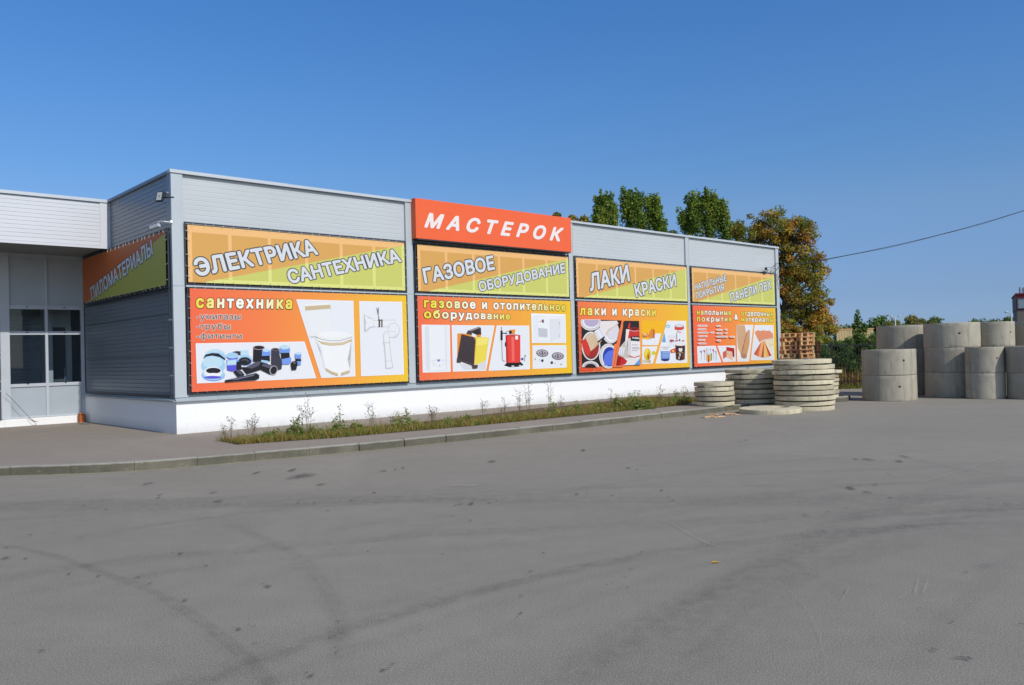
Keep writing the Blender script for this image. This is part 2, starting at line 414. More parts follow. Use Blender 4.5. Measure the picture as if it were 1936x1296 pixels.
pv = [B(p[0], p[1], 0) for p in inner] + [B(14.66, -4.4, 0), B(17.0, -4.4, 0), B(17.0, .3, 0), B(0.3, .3, 0), B(.3, 9, 0), B(-9.5, 9, 0)]
sheet('pavement', [(p.x, p.y) for p in pv], PZ, M['pavement'])
kb = MB()
# kerb stones with open joints, each stone 1.0 m
def kerb_run(line, inn, zt):
    acc = 0; start = 0; L_ = []
    d = [0]
    for i in range(1, len(line)): d.append(d[-1] + math.dist(line[i], line[i-1]))
    def at(ln, t):
        for i in range(1, len(d)):
            if t <= d[i] or i == len(d)-1:
                f = (t - d[i-1]) / (d[i] - d[i-1]); return tuple(ln[i-1][j] + (ln[i][j]-ln[i-1][j])*f for j in range(2))
    t = 0
    while t < d[-1] - .05:
        e = min(t + 1.0, d[-1]); g = random.choice([.006, .012, .006, .02])
        n = 5; dz = random.uniform(-.008, .008); dn = random.uniform(-.01, .01)
        rows = []
        for k in range(n + 1):
            tt = t + (e - g - t) * k / n
            o_ = at(line, tt); i_ = at(inn, tt)
            ox = Vector((o_[0]-i_[0], o_[1]-i_[1])).normalized() * dn
            P_ = lambda q, z: tuple(B(q[0]+ox.x, q[1]+ox.y, z))
            mid = (o_[0]*.85+i_[0]*.15, o_[1]*.85+i_[1]*.15)
            rows.append([P_(i_, -.02), P_(i_, zt+dz), P_(mid, zt+dz), P_(o_, zt+dz-.025), P_(o_, -.02)])
        for k in range(n):
            for j in range(4): kb.face([rows[k][j], rows[k][j+1], rows[k+1][j+1], rows[k+1][j]])
        kb.face(rows[0]); kb.face(rows[-1][::-1])
        t = e
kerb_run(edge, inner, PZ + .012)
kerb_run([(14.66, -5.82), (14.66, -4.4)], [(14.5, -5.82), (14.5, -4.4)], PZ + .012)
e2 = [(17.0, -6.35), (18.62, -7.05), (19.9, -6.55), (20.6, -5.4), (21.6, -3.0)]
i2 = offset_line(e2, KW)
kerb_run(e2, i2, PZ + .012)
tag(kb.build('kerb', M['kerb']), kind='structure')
sheet('pavement', [(p.x, p.y) for p in [B(a, b, 0) for a, b in i2 + [(21.6, .2), (17.0, .2)]]], PZ, M['pavement'])
dust_px = edge
# planting strip
strip = [(-.02, -2.55), (-.17, -3.6), (1.75, -4.15), (5.2, -4.5), (9.0, -4.6), (13.4, -4.62), (14.2, -4.2), (16.8, -3.6), (16.8, -.9), (10, -1.5), (4, -2.65)]
sheet('planting_soil', [(q.x, q.y) for q in [B(a, b, 0) for a, b in strip]], PZ + .006, M['soil'])

# tyre marks, oil spots and scratches on the yard
def decal_strip(mb, fades, px, width, z, fade=1.0, taper=True):
    P3 = [on_ground(x, y, 0) for x, y in px]
    pts = catmull([(p.x, p.y) for p in P3], 10); i0 = len(mb.v); n = len(pts)
    for i, p in enumerate(pts):
        a = pts[max(i-1, 0)]; b = pts[min(i+1, n-1)]; t = Vector((b[0]-a[0], b[1]-a[1])); t.normalize()
        e = min(1, min(i, n-1-i) / (n*.2)) if taper else 1
        for k, o in enumerate((-.5, -.25, .25, .5)):
            mb.v.append((p[0]-t.y*o*width, p[1]+t.x*o*width, z)); fades.append(0 if k in (0, 3) else fade*e)
    for i in range(n-1):
        for k in range(3):
            q = i0 + i*4 + k; mb.f.append((q, q+4, q+5, q+1)); mb.m.append(0)
def finish_decal(mb, fades, name, mat):
    o = mb.build(name, mat, asph); at = o.data.attributes.new('fade', 'FLOAT', 'POINT'); at.data.foreach_set('value', fades); return o
def Z6(l): return [(x/2, 860 + y/2) for x, y in l]
def Z7(l): return [(968 + x/2, 760 + y/2) for x, y in l]
mb = MB(); fd = []
decal_strip(mb, fd, Z6([(-80,340),(0,345),(150,370),(300,415),(450,470),(560,510),(700,590),(800,660),(900,740),(980,820),(1040,890)]), .13, .004, 1.3, False)
decal_strip(mb, fd, Z6([(450,500),(600,565),(740,650),(850,740),(940,830),(990,890)]), .11, .0045, .45)
decal_strip(mb, fd, Z6([(700,240),(880,275),(1020,330),(1130,390),(1200,460),(1260,550),(1295,640),(1303,740),(1290,880)]), .15, .005, .9)
decal_strip(mb, fd, Z6([(980,345),(1090,400),(1165,470),(1225,555),(1262,650),(1268,750),(1250,880)]), .12, .0055, .45)
decal_strip(mb, fd, Z6([(0,270),(250,255),(600,232),(850,250),(1000,330)]), .2, .006, .5)
decal_strip(mb, fd, Z6([(0,195),(300,165),(650,125)]), .3, .0065, .5)
decal_strip(mb, fd, Z6([(60,380),(300,330),(600,265),(900,225),(1300,180),(1936,130)]), .22, .007, .45)
decal_strip(mb, fd, Z6([(150,610),(500,480),(900,380),(1400,260),(1936,190)]), .28, .0075, .45)
decal_strip(mb, fd, Z6([(700,600),(1000,470),(1400,330),(1936,215)]), .3, .008, .4)
decal_strip(mb, fd, Z7([(0,365),(400,310),(900,240),(1400,200),(1936,160)]), .3, .0085, .6)
decal_strip(mb, fd, Z7([(0,520),(350,440),(800,370),(1300,320),(1936,280)]), .28, .009, .55)
decal_strip(mb, fd, Z7([(300,480),(700,410),(1100,345),(1500,300)]), .24, .0095, .45)
decal_strip(mb, fd, Z7([(550,830),(800,660),(1100,500),(1500,390),(1936,330)]), .26, .010, .42)
decal_strip(mb, fd, Z7([(620,1072),(900,820),(1150,640),(1500,480),(1936,400)]), .24, .0105, .4)
decal_strip(mb, fd, Z7([(300,1072),(620,830),(900,650),(1150,530)]), .3, .011, .35)
decal_strip(mb, fd, Z7([(1480,1072),(1620,860),(1800,690),(1936,560)]), .2, .0115, .5)
decal_strip(mb, fd, Z7([(1440,200),(1700,260),(1936,290)]), .25, .012, .55)
decal_strip(mb, fd, Z7([(340,380),(700,500),(1000,590),(1200,700),(1400,860)]), .14, .0125, .3)
rt = random.Random(77)
for k in range(22):                               # wide faint sweeps of turning lorries
    if k % 2 == 0:
        y0 = rt.uniform(872, 1010); xb = rt.uniform(150, 1700); ex = rt.uniform(1.7, 2.6)
        px = [(1990 - (1990-xb)*j/7, y0 + (1325-y0)*(j/7)**ex) for j in range(8)]
    else:
        ya = rt.uniform(930, 1150); yb = rt.uniform(868, 960); px = [(-40 + 2030*j/7, ya + (yb-ya)*(j/7)**.72 - 14*math.sin(j/7*PI)*rt.random()) for j in range(8)]
    decal_strip(mb, fd, px, rt.choice((.18, .22, .3, .5, .7)), .0126 + k*.00004, rt.uniform(.25, .7), False)
finish_decal(mb, fd, 'tyre_mark', M['tyre'])
mb = MB(); fd = []
decal_strip(mb, fd, Z7([(860,590),(960,650),(1050,720),(1120,800),(1165,900),(1185,1000),(1187,1080)]), .03, .013, .22)
decal_strip(mb, fd, Z7([(1520,318),(1740,250),(1936,192)]), .05, .0135, .8)
for l in ([(1240,765),(1260,735),(1278,698)], [(1520,735),(1530,700),(1537,672)], [(1552,735),(1565,700),(1575,680)], [(1370,810),(1450,760),(1520,715)], [(1260,735),(1272,715)], [(560,440),(700,520),(800,560)]):
    decal_strip(mb, fd, Z7(l), .02, .014, .9)
decal_strip(mb, fd, Z6([(1690,122),(1745,119),(1800,122)]), .12, .0145, 1.2)
decal_strip(mb, fd, Z6([(480,76),(505,72),(520,70)]), .1, .0145, 1.2)
finish_decal(mb, fd, 'scratch', M['scratch'])
mb = MB(); fd = []
def world_strip(line, width, z, fade, seed):
    r = random.Random(seed); pts = [B(p[0], p[1], 0) for p in line]; i0 = len(mb.v); n = len(pts)
    for i, p in enumerate(pts):
        for k, (o, f_) in enumerate(((.0, fade), (.4, fade*.8), (1.0, 0))): q_ = B(line[i][0], line[i][1]-o*width-.002, 0); mb.v.append((q_.x, q_.y, z)); fd.append(f_*r.uniform(.3, 1.2))
    for i in range(n-1):
        for k in range(2): q_ = i0+i*3+k; mb.f.append((q_, q_+3, q_+4, q_+1)); mb.m.append(0)
world_strip(edge[12:], .10, .0042, 1.1, 2); world_strip(edge[28:], .3, .0048, .5, 3)
M['sand'] = decal_mat('kerb_sand', rgb(214, 204, 170, .85), .95, 20)
finish_decal(mb, fd, 'kerb_dust', M['sand'])
mb = MB(); fd = []
def spot(px, py, rx, ry, z=.015, k=1.0):
    c = on_ground(px, py); e = on_ground(px + rx, py); r = (e - c).length; q = on_ground(px, py - ry); r2 = (q - c).length
    i0 = len(mb.v); n = 14; mb.v.append((c.x, c.y, z)); fd.append(k); ph = random.random()*6; k *= .3 if rx > 11 else .62
    for ring, (s_, f_) in enumerate(((.72, k), (1.0, 0))):
        for j in range(n):
            a = 2*PI*j/n; w_ = 1 + .22*math.sin(2*a+ph) + .14*math.sin(3*a+ph*2) + random.uniform(-.08,.08)
            mb.v.append((c.x + math.cos(a)*r*s_*w_, c.y + math.sin(a)*r2*s_*w_, z)); fd.append(f_)
    for j in range(n):
        j2 = (j+1) % n; mb.f.append((i0, i0+1+j, i0+1+j2)); mb.m.append(0)
        mb.f.append((i0+1+j, i0+1+n+j, i0+1+n+j2, i0+1+j2)); mb.m.append(0)
for x, y, r in [(155,749,13),(372,465,10),(260,457,9),(520,469,11),(567,492,11),(700,557,15),(1013,503,17),(995,493,6),(682,379,13),(655,376,6),(903,667,15),(958,656,12),(884,660,7),(940,650,6),(1278,636,11),(1262,694,12),(1247,701,8),(1247,677,6),(1240,664,5),(1272,754,10),(1266,737,6),(1175,845,18),(1160,832,9),(1485,799,12),(1450,822,14),(1470,815,9),(962,720,12),(20,396,16),(97,397,9),(115,307,8),(25,355,6),(307,319,7),(605,155,9),(825,180,17),(808,146,11),(1105,61,17),(970,71,14),(1140,83,45),(1215,115,14),(1450,64,12),(1525,53,9),(1495,58,7),(1860,28,14),(1126,187,5),(1155,187,6),(1188,186,5),(1240,216,7),(1328,177,6),(1415,147,8),(1780,190,16),(1740,191,12),(1850,187,8),(1878,176,6),(1720,195,7),(1780,253,6),(1710,236,7),(1590,673,7),(1672,381,6),(1390,371,5),(1903,327,6),(780,424,9),(600,166,8),(316,197,6),(400,211,5),(560,112,14)]:
    spot(x/2, 860+y/2, r/2, max(1.2, r/2*.33))
for x, y, r in [(1790,627,56),(1717,650,9),(70,647,10),(120,577,8),(450,640,9),(427,668,6),(380,690,5),(360,698,7),(408,713,6),(438,708,5),(35,806,13),(20,822,5),(35,740,9),(490,574,7),(720,544,9),(740,549,7),(755,537,5),(1665,840,10),(1595,945,18),(1925,848,10),(1370,900,8),(1545,788,8),(1690,975,16),(1720,978,22),(1165,976,6),(1345,220,18),(1300,219,10),(1465,228,14),(1485,210,14),(440,253,10),(475,259,6),(1280,330,22),(1375,317,9),(1345,345,14),(1430,367,9),(1110,435,12),(1192,421,7),(1180,497,8),(565,339,9),(590,365,7),(380,359,6),(285,353,7),(245,353,10),(270,186,12),(885,148,6),(860,155,5),(1425,278,6),(1805,369,7),(1865,392,6),(1265,409,5),(610,377,8)]:
    spot(968+x/2, 760+y/2, r/2, max(1.2, r/2*.33 if r < 50 else 6), .016, 1.0 if r < 50 else .45)
random.seed(3)
for k in range(170):
    x = random.uniform(0, 1936); y = 885 + 410*random.random()**1.4
    if y < 905 - x*.07 + 18: continue
    spot(x, y, random.uniform(.7, 1.9), random.uniform(.5, .9), .017, .9)
finish_decal(mb, fd, 'oil_stain', M['oil'])

# ------------------------------------------------------------------ shop building
L = 6.735757; LEN = 4*L; H = 6.324; W = 7.208; WC = 4.6247; ZC = 4.972
shop = empty('shop_building', C0, AZ)
tag(shop, 'long low shop clad in ribbed grey metal panels above a white plinth', 'building')
q = MB(); q.box(.05, LEN-.03, .06, 16, .0, 6.2); q.build('wall', M['core'], shop)
q = MB(); q.box(0.0, LEN, 0.0, .058, -.02, .885); q.box(0.0, .05, .058, W, -.02, .885); q.build('plinth', M['plinth_paint'], shop)
q = MB()
for i in range(27):
    a = -.03 + i*1.0; e = min(a + .996, LEN+.04)
    q.face([(a,-.085,.90),(e,-.085,.90),(e,-.085,.925),(a,-.085,.925)]); q.face([(a,-.085,.925),(e,-.085,.925),(e,-.005,.99),(a,-.005,.99)])
    q.face([(a,.0,.888),(e,.0,.888),(e,-.085,.90),(a,-.085,.90)]); q.face([(a,-.005,.99),(e,-.005,.99),(e,-.005,1.05),(a,-.005,1.05)]); q.face([(a,-.005,1.05),(e,-.005,1.05),(e,.06,1.05),(a,.06,1.05)])
q.face([(-.03,-.085,.90),(-.03,-.085,.925),(-.03,-.005,.99),(-.03,.0,.888)])
q.build('sill', M['sill'], shop)
q = MB(); q.box(-.075, .0, -.03, W-.02, .90, .925); q.face([(-.075,-.03,.926),(.02,-.03,.985),(.02,W-.02,.985),(-.075,W-.02,.926)]); q.build('side_sill', M['sill'], shop)
PIL = {1: 6.69, 2: 13.39, 3: 20.055}
edges_s = [0.25] + [L*i for i in (1, 2, 3)] + [LEN-.24]
for i in range(4):
    a = .24 if i == 0 else PIL[i]+.112; e = LEN-.235 if i == 3 else PIL[i+1]-.112
    q = MB(); ribs(q, a, e, 5.08, 6.235, .035, .1155, .0032); q.build('cladding_panel', M['cladding'], shop)
q = MB()
q.box(-.03, .24, -.03, .05, .995, 3.60); q.box(-.03, .24, -.03, .05, 3.606, 6.245); q.build('corner_post', M['trim'], shop)
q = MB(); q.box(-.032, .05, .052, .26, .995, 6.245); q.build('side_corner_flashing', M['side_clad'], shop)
for i in (1, 2, 3):
    q = MB(); q.box(PIL[i]-.115, PIL[i]+.115, -.03, .06, 1.052, 3.60); q.box(PIL[i]-.115, PIL[i]+.115, -.03, .06, 3.606, 6.245)
    q.box(PIL[i]-.113, PIL[i]-.097, -.036, -.03, 1.06, 6.24); q.box(PIL[i]+.097, PIL[i]+.113, -.036, -.03, 1.06, 6.24)
    q.build('pilaster', M['trim'], shop)
q = MB(); [q.box(a_, b_, -.078, -.01, 3.586, 3.622) for a_, b_ in ((.26, 6.56), (6.82, 13.26), (13.51, 19.93), (20.18, LEN-.25))]; q.build('middle_rail', M['trim'], shop)
q = MB(); q.box(LEN-.24, LEN, -.03, .06, 1.052, 3.60); q.box(LEN-.24, LEN, -.03, .06, 3.606, 6.245); q.build('end_post', M['trim'], shop)
q = MB()
for i in range(9):
    a = -.06 + i*3.01; e = min(a + 3.006, LEN+.04); dz = random.uniform(-.006, .006)
    q.box(a, e, -.06, .12, 6.245+dz*0, 6.318+dz)
q.build('parapet_cap', M['cap_metal'], shop)
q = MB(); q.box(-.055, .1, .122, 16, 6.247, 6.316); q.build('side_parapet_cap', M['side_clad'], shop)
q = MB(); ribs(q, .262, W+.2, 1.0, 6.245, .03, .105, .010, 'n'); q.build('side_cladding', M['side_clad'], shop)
# seams of the side wall panels
q = MB()
for z in (1.98, 2.96, 3.56): q.box(.012, .02, .27, W-.01, z, z+.012)
q.build('panel_seam', M['dark_tube'], shop)

# entrance wing under the canopy
q = MB(); ribs(q, -14, -.24, 5.05, 6.225, WC+.02, .105, .009); q.build('canopy_fascia', M['white_metal'], shop)
q = MB(); q.box(-.24, -.035, WC-.012, WC+.06, 4.975, 6.235); q.box(-14, -.24, WC-.014, WC+.05, 4.975, 5.045); q.build('fascia_trim', M['white_metal'], shop)
q = MB(); q.box(-14, -.035, WC-.04, WC+.2, 6.235, 6.318); q.build('canopy_cap', M['cap_metal'], shop)
q = MB(); q.box(-14, -.035, WC+.07, W+4, 5.03, 6.2); q.build('canopy_roof', M['soffit'], shop)
q = MB(); q.box(-.034, .03, WC+.0, WC+.06, 4.97, 6.24); q.build('canopy_side_flashing', M['white_metal'], shop)
ent = empty('entrance_screen', (0, 0, 0)); ent.parent = shop
Wd = W
q = MB()   # posts and rails of the glazed screen
q.box(-2.16, -1.93, Wd-.05, Wd+.12, .36, 5.03); q.box(-.075, .03, Wd-.03, Wd+.1, .36, 5.03); q.box(-1.03, -.96, Wd-.03, Wd+.08, .36, 5.03)
for z0, z1 in ((.36,.40),(1.24,1.33),(2.72,2.82),(3.45,3.56),(4.94,5.03)):
    q.box(-1.93, -1.03, Wd-.012, Wd+.07, z0, z1); q.box(-.96, -.075, Wd-.012, Wd+.07, z0, z1)
q.build('frame', M['frame_white'], ent)
for (a, e) in ((-1.93, -1.03), (-.96, -.075)):
    for (z0, z1, mt) in ((.40, 1.24, 'panel_grey'), (3.56, 4.94, 'panel_grey')):
        q = MB(); q.box(a, e, Wd+.02, Wd+.05, z0, z1); q.build('panel', M[mt], ent)
    for (z0, z1) in ((1.33, 2.72), (2.82, 3.45)):
        q = MB(); q.box(a, e, Wd+.03, Wd+.042, z0, z1); q.build('window_pane', M['glass'], ent)
    for z in (1.31, 2.77, 3.5):
        q = MB(); q.box(a+.42, a+.47, Wd-.018, Wd-.013, z, z+.025); q.build('drain_cover', M['rubber_black'], ent)
# lobby behind the glass
q = MB(); ribs(q, -6, -.75, .36, 5.0, Wd+1.7, .105, .012); q.build('lobby_reflection_wall', M['side_clad'], shop)  # ribbed wall stands in for the side wall's reflection in the panes
q = MB(); q.box(-.75, -.55, Wd+1.2, Wd+1.75, .36, 5.0); q.box(-.55, .04, Wd+1.5, Wd+1.56, 3.0, 5.0); q.box(-.12, .04, Wd+1.45, Wd+1.56, .36, 3.0); q.build('lobby_post', M['frame_white'], shop)
q = MB(); q.box(-.55, -.12, Wd+1.52, Wd+1.55, .36, 3.0); q.build('lobby_door', M['core'], shop)
q = MB(); q.box(-.18, -.15, Wd+1.44, Wd+1.5, 1.3, 1.75); q.build('door_handle', M['steel'], shop)
q = MB(); q.box(-6, .04, Wd+.05, Wd+1.75, .14, .36); q.build('lobby_floor', M['soffit'], shop)
q = MB(); q.box(-7, -2.16, Wd+.0, Wd+.05, .36, 5.03); q.build('dark_glazing', M['core'], shop)
q = MB()
for s0, s1, z0, z1 in ((-2.35,-2.2,.36,5.0),): q.box(s0, s1, Wd-.05, Wd-.002, z0, z1)
q.build('door_jamb', M['core'], shop)
q = MB(); q.box(-2.12, -.22, Wd-.16, Wd+.04, .10, .352, b=.012); 
q.face([(-2.12,Wd-.16,.352),(-2.12,Wd+.04,.352),(-2.62,Wd+.04,.15),(-2.62,Wd-.2,.15)]); q.face([(-2.12,Wd-.16,.352),(-2.62,Wd-.2,.15),(-2.12,Wd-.16,.13)])
q.build('threshold', M['white_plinth'], shop)

# door grips seen at the left edge
t = empty('grab_rail', B(-2.3, W-.12, .3), AZ); tag(t, 'white tubular grab rail on the dark doorway at the left edge', 'rail')
q = MB()
for z in (.85, 1.12, 1.78, 1.92): q = MB(); q.tube([(-.08, 0, z), (.12, 0, z)], .018, 8); q.build('bar', M['frame_white'], t, smooth=True)
q = MB(); q.tube([(-.02, .03, 0), (-.02, .03, 2.1)], .02, 8); q.build('post', M['dark_tube'], t, smooth=True)

# hollow brick by the side wall
def brick():
    o = empty('hollow_brick', B(-.19, W-.29, PZ+.0), AZ+.2); tag(o, 'orange hollow brick standing on end where the entrance meets the side wall', 'brick')
    q = MB(); x, y, z = .065, .06, .27
    q.box(-x, -x+.02, -y, y, 0, z); q.box(x-.02, x, -y, y, 0, z); q.box(-x+.02, x-.02, -y, y, 0, .03); q.box(-x+.02, x-.02, -y, y, z-.03, z); q.box(-x+.02, x-.02, -y+.04, y, .03, z-.03)
    q.build('body', M['brick'], o)
brick()
q = MB(); pts = [on_facade(x, y, -(W-.2)) for x, y in ((11,744),(20,752),(35,768),(52,786),(60,793),(66,797))]
q.tube([tuple(p) for p in pts] + [tuple(on_facade(71, 798, -(W-.25))), tuple(on_facade(64, 797, -(W-.3))), tuple(on_facade(52, 791, -(W-.22)))], .006, 5)
o = q.build('loose_cable', M['dark_tube']); o.location = C0; o.rotation_euler = (0, 0, AZ); tag(o, 'thin loose dark cable hanging across the entrance panel', 'cable')

# ------------------------------------------------------------------ writing
_fontcache = {}
def text_mesh(body, offset, space=1.0, shear=0.0):
    key = (body, offset, space, shear)
    if key in _fontcache: return _fontcache[key]
    cu = bpy.data.curves.new('lettering', 'FONT'); cu.body = body; cu.space_character = space; cu.shear = shear
    cu.resolution_u = 3; cu.fill_mode = 'FRONT'
    o = bpy.data.objects.new('lettering', cu); sc.collection.objects.link(o)
    dg = bpy.context.evaluated_depsgraph_get(); dg.update(); cv = o.evaluated_get(dg).to_curve(dg)
    loops = []
    for sp in cv.splines:                                # sample every contour of the letters
        bp = sp.bezier_points; pts = []
        if sp.type == 'BEZIER':
            for k in range(len(bp)):
                a, b = bp[k], bp[(k+1) % len(bp)]
                if (a.handle_right-a.co).length < 1e-5 and (b.handle_left-b.co).length < 1e-5: pts.append((a.co.x, a.co.y)); continue
                q_ = interpolate_bezier(a.co, a.handle_right, b.handle_left, b.co, 6); pts += [(p.x, p.y) for p in q_[:-1]]
        else: pts = [(p.co.x, p.co.y) for p in sp.points]
        cl_ = [p for k, p in enumerate(pts) if math.dist(p, pts[k-1]) > 1e-5]
        if len(cl_) > 2: loops.append(cl_)
    o.to_curve_clear(); bpy.data.objects.remove(o); bpy.data.curves.remove(cu)
    P2 = [Vector(p) for l in loops for p in l]; ed = []; b0 = 0
    for l in loops: ed += [(b0+k, b0+(k+1) % len(l)) for k in range(len(l))]; b0 += len(l)
    vo, _, fo, _, _, _ = delaunay_2d_cdt(P2, ed, [], 0, 1e-5)      # then keep what the contours wind round
    v0 = [(p.x, p.y) for p in vo]; fo = [t_ for t_ in fo if len(t_) == 3]
    E1 = np.array([p for l in loops for p in l]); E2 = np.array([l[(k+1) % len(l)] for l in loops for k in range(len(l))])
    cen = np.array([[sum(v0[k][0] for k in t_)/3, sum(v0[k][1] for k in t_)/3] for t_ in fo])
    dy_ = E2[:, 1]-E1[:, 1]; dy_[dy_ == 0] = 1e-12
    px_, py_ = cen[:, :1], cen[:, 1:]
    up_ = (E1[:, 1] <= py_) & (E2[:, 1] > py_); dn_ = (E1[:, 1] > py_) & (E2[:, 1] <= py_)
    xi = E1[:, 0] + (py_-E1[:, 1])/dy_*(E2[:, 0]-E1[:, 0]); wn = ((up_ & (xi > px_)).sum(1) - (dn_ & (xi > px_)).sum(1))
    f0 = [tuple(t_) for t_, n_ in zip(fo, wn) if n_ != 0]
    v, f = [(x, y, 0.0) for x, y in v0], list(f0)        # a heavier face: the glyph spread by its stroke radius
    if offset > 0:
        v, f = [], []; nd = 12
        for k in range(nd + 1):
            dx, dy = (0, 0) if k == nd else (offset*math.cos(2*PI*k/nd), offset*math.sin(2*PI*k/nd))
            i = len(v); v += [(x+dx, y+dy, k/nd) for x, y in v0]; f += [tuple(i+j for j in q_) for q_ in f0]
    _fontcache[key] = (v, f); return v, f
def homog(q):
    (x0,y0),(x1,y1),(x2,y2),(x3,y3) = q           # unit square (0,0) (1,0) (1,1) (0,1)
    dx1=x1-x2; dx2=x3-x2; sx=x0-x1+x2-x3; dy1=y1-y2; dy2=y3-y2; sy=y0-y1+y2-y3
    den=dx1*dy2-dx2*dy1; g=(sx*dy2-dx2*sy)/den; h=(dx1*sy-sx*dy1)/den
    a=x1-x0+g*x1; b=x3-x0+h*x3; c=x0; d=y1-y0+g*y1; e=y3-y0+h*y3; f=y0
    return lambda u,v: ((a*u+b*v+c)/(g*u+h*v+1), (d*u+e*v+f)/(g*u+h*v+1))
def put_text(body, quad, off, ref='Н', bold=.03, outline=.0, space=1.0, plane=on_facade, shear=0.0, into=None, mat=None):
    """quad: TL, TR, BR, BL of the letters (ref height) in photo pixels; writes to a flat mesh on the banner's plane"""
    v, f = text_mesh(body, bold, space, shear)
    xs = [p[0] for p in v]; x0, x1 = min(xs), max(xs)
    rv, _ = text_mesh(ref, bold); hy0 = min(p[1] for p in rv); hy1 = max(p[1] for p in rv)
    if outline: v, f = text_mesh(body, bold + outline, space, shear)
    TL, TR, BR, BL = quad; Hm = homog((BL, BR, TR, TL))
    i = len(into.v); k = into.mi(mat)
    for p in v:
        a, b = Hm((p[0]-x0)/(x1-x0), (p[1]-hy0)/(hy1-hy0)); into.v.append(tuple(plane(a, b, off + .0012*p[2])))
    for q_ in f: into.f.append(tuple(i + j for j in q_)); into.m.append(k)
def zoomq(pts, ox, oy, s): return [(ox + x/s, oy + y/s) for x, y in pts]

# ------------------------------------------------------------------ banners
def banner_root(name, org, label, group):
    o = empty(name, C0 + U*org[0] + N*org[1] + Vector((0, 0, org[2])), AZ); tag(o, label, 'banner', group); return o
def frame_parts(root, org, a0, a1, z0, z1, side=False, tube=.035):
    q = MB()
    if not side:
        q.box(a0, a1, -.075, -.045, z0, z0+tube); q.box(a0, a1, -.075, -.045, z1-tube, z1)
        q.box(a0, a0+tube, -.075, -.045, z0+tube, z1-tube); q.box(a1-tube, a1, -.075, -.045, z0+tube, z1-tube)
    else:
        q.box(-.085, -.055, a0, a1, z0, z0+tube); q.box(-.085, -.055, a0, a1, z1-tube, z1)
        q.box(-.085, -.055, a0, a0+tube, z0+tube, z1-tube); q.box(-.085, -.055, a1-tube, a1, z0+tube, z1-tube)
    q.build('frame', M['dark_tube'], root, org)
def lacing(root, org, A0, A1, Z0, Z1, g, side=False):
    q = MB(); r = random.Random(int(A0*100))
    P_ = (lambda a, z, d: (a, -d, z)) if not side else (lambda a, z, d: (-d, a, z))
    a = A0 + .1
    while a < A1 - .1:
        st = r.uniform(.2, .36); k = r.uniform(.03, .09)
        for zi, zo in ((Z1-.035, Z1+g), (Z0+.035, Z0-g)):
            q.tube([P_(a, zi, .112), P_(a+k*.5, (zi+zo)/2, .118), P_(a+k, zo, .082)], .0052, 4)
        a += st
    z = Z0 + .1
    while z < Z1 - .1:
        st = r.uniform(.2, .36); k = r.uniform(.02, .08)
        for ai, ao in ((A0+.035, A0-g), (A1-.035, A1+g)):
            q.tube([P_(ai, z, .112), P_((ai+ao)/2, z+k*.5, .118), P_(ao, z+k, .082)], .0052, 4)
        z += st
    q.build('lacing', M['cord'], root, org)
OR1, OR2, GR1, GR2 = ink(226,172,94), ink(250,196,128), ink(211,212,112), ink(232,232,138)
M['upper_back'] = ink(150,130,80)
def subdiv_wave(o, amp, seed):
    """slack of the cloth: subdivide and push in and out by a few millimetres"""
def upper_banner(i, words, label):
    (a0, a1), z0, z1 = ((.24, 6.53), (6.85, 13.25), (13.5, 19.95), (20.16, 26.47))[i], 3.63, 5.115
    org = (a0, -.1, z0); root = banner_root('upper_banner', org, label, 'banners of the upper row')
    frame_parts(root, org, a0, a1, z0, z1)
    A0, A1, Z0, Z1 = a0+.065, a1-.065, z0+.062, z1-.072
    q = MB(); y = -.1
    d0, d1 = (A0+.32, Z0), (A1, Z1-.06)           # the diagonal
    zd = lambda s: d0[1] + (d1[1]-d0[1])*(s-d0[0])/(d1[0]-d0[0])
    q.face([(A0,y,Z0),(d0[0],y,Z0),(d1[0],y,d1[1]),(A1,y,Z1),(A0,y,Z1)], OR1); q.face([(d0[0],y,Z0),(A1,y,Z0),(d1[0],y,d1[1])], GR1)
    y2 = -.1006
    # pale bands where the white posts behind show through the mesh
    def band(s0, s1):
        m0, m1 = max(Z0, zd(s0)), max(Z0, zd(s1))
        q.face([(s0,y2,m0),(s1,y2,m1),(s1,y2,Z1-.17),(s0,y2,Z1-.17)], OR2)
        if m1 > Z0+.02: q.face([(s0,y2,Z0+.09),(s1,y2,Z0+.09),(s1,y2,max(m1, Z0+.09)),(s0,y2,max(m0, Z0+.09))], GR2)
    n = 5
    for k in range(1, n+1):
        c = A0 + (A1-A0)*k/(n+1); 
        if zd(c) < Z1-.25: band(c-.045, c+.045)
        else: q.face([(c-.045,y2,Z0+.09),(c+.045,y2,Z0+.09),(c+.045,y2,zd(c-.045)),(c-.045,y2,zd(c-.045))], GR2)
    sx = lambda z: d0[0] + (z-d0[1])/(d1[1]-d0[1])*(d1[0]-d0[0])
    q.face([(A0,y2,Z1-.17),(sx(Z1-.17),y2,Z1-.17),(d1[0],y2,d1[1]),(A1,y2,Z1),(A0,y2,Z1)], OR2)
    q.face([(A0,y2,Z0),(A0+.1,y2,Z0),(A0+.1,y2,Z1-.17),(A0,y2,Z1-.17)], OR2)
    q.face([(d0[0],y2,Z0),(A1,y2,Z0),(A1,y2,Z0+.09),(sx(Z0+.09),y2,Z0+.09)], GR2)
    q.face([(A1-.1,y2,Z0+.09),(A1,y2,Z0+.09),(A1,y2,d1[1]),(A1-.1,y2,zd(A1-.1))], GR2)
    q.build('sheet', None, root, org)
    for body, quad, bold in words:
        q = MB()
        put_text(body, quad, .1015, 'Н', bold, .052, into=q, mat=ink(78,80,78), space=1.03)
        put_text(body, quad, .1045, 'Н', bold, 0, into=q, mat=ink(224,227,230), space=1.03)
        q.build('lettering', None, root, org)
    lacing(root, org, A0, A1, Z0, Z1, .055)
z3 = lambda *p: zoomq(p, 330, 400, 3.6)
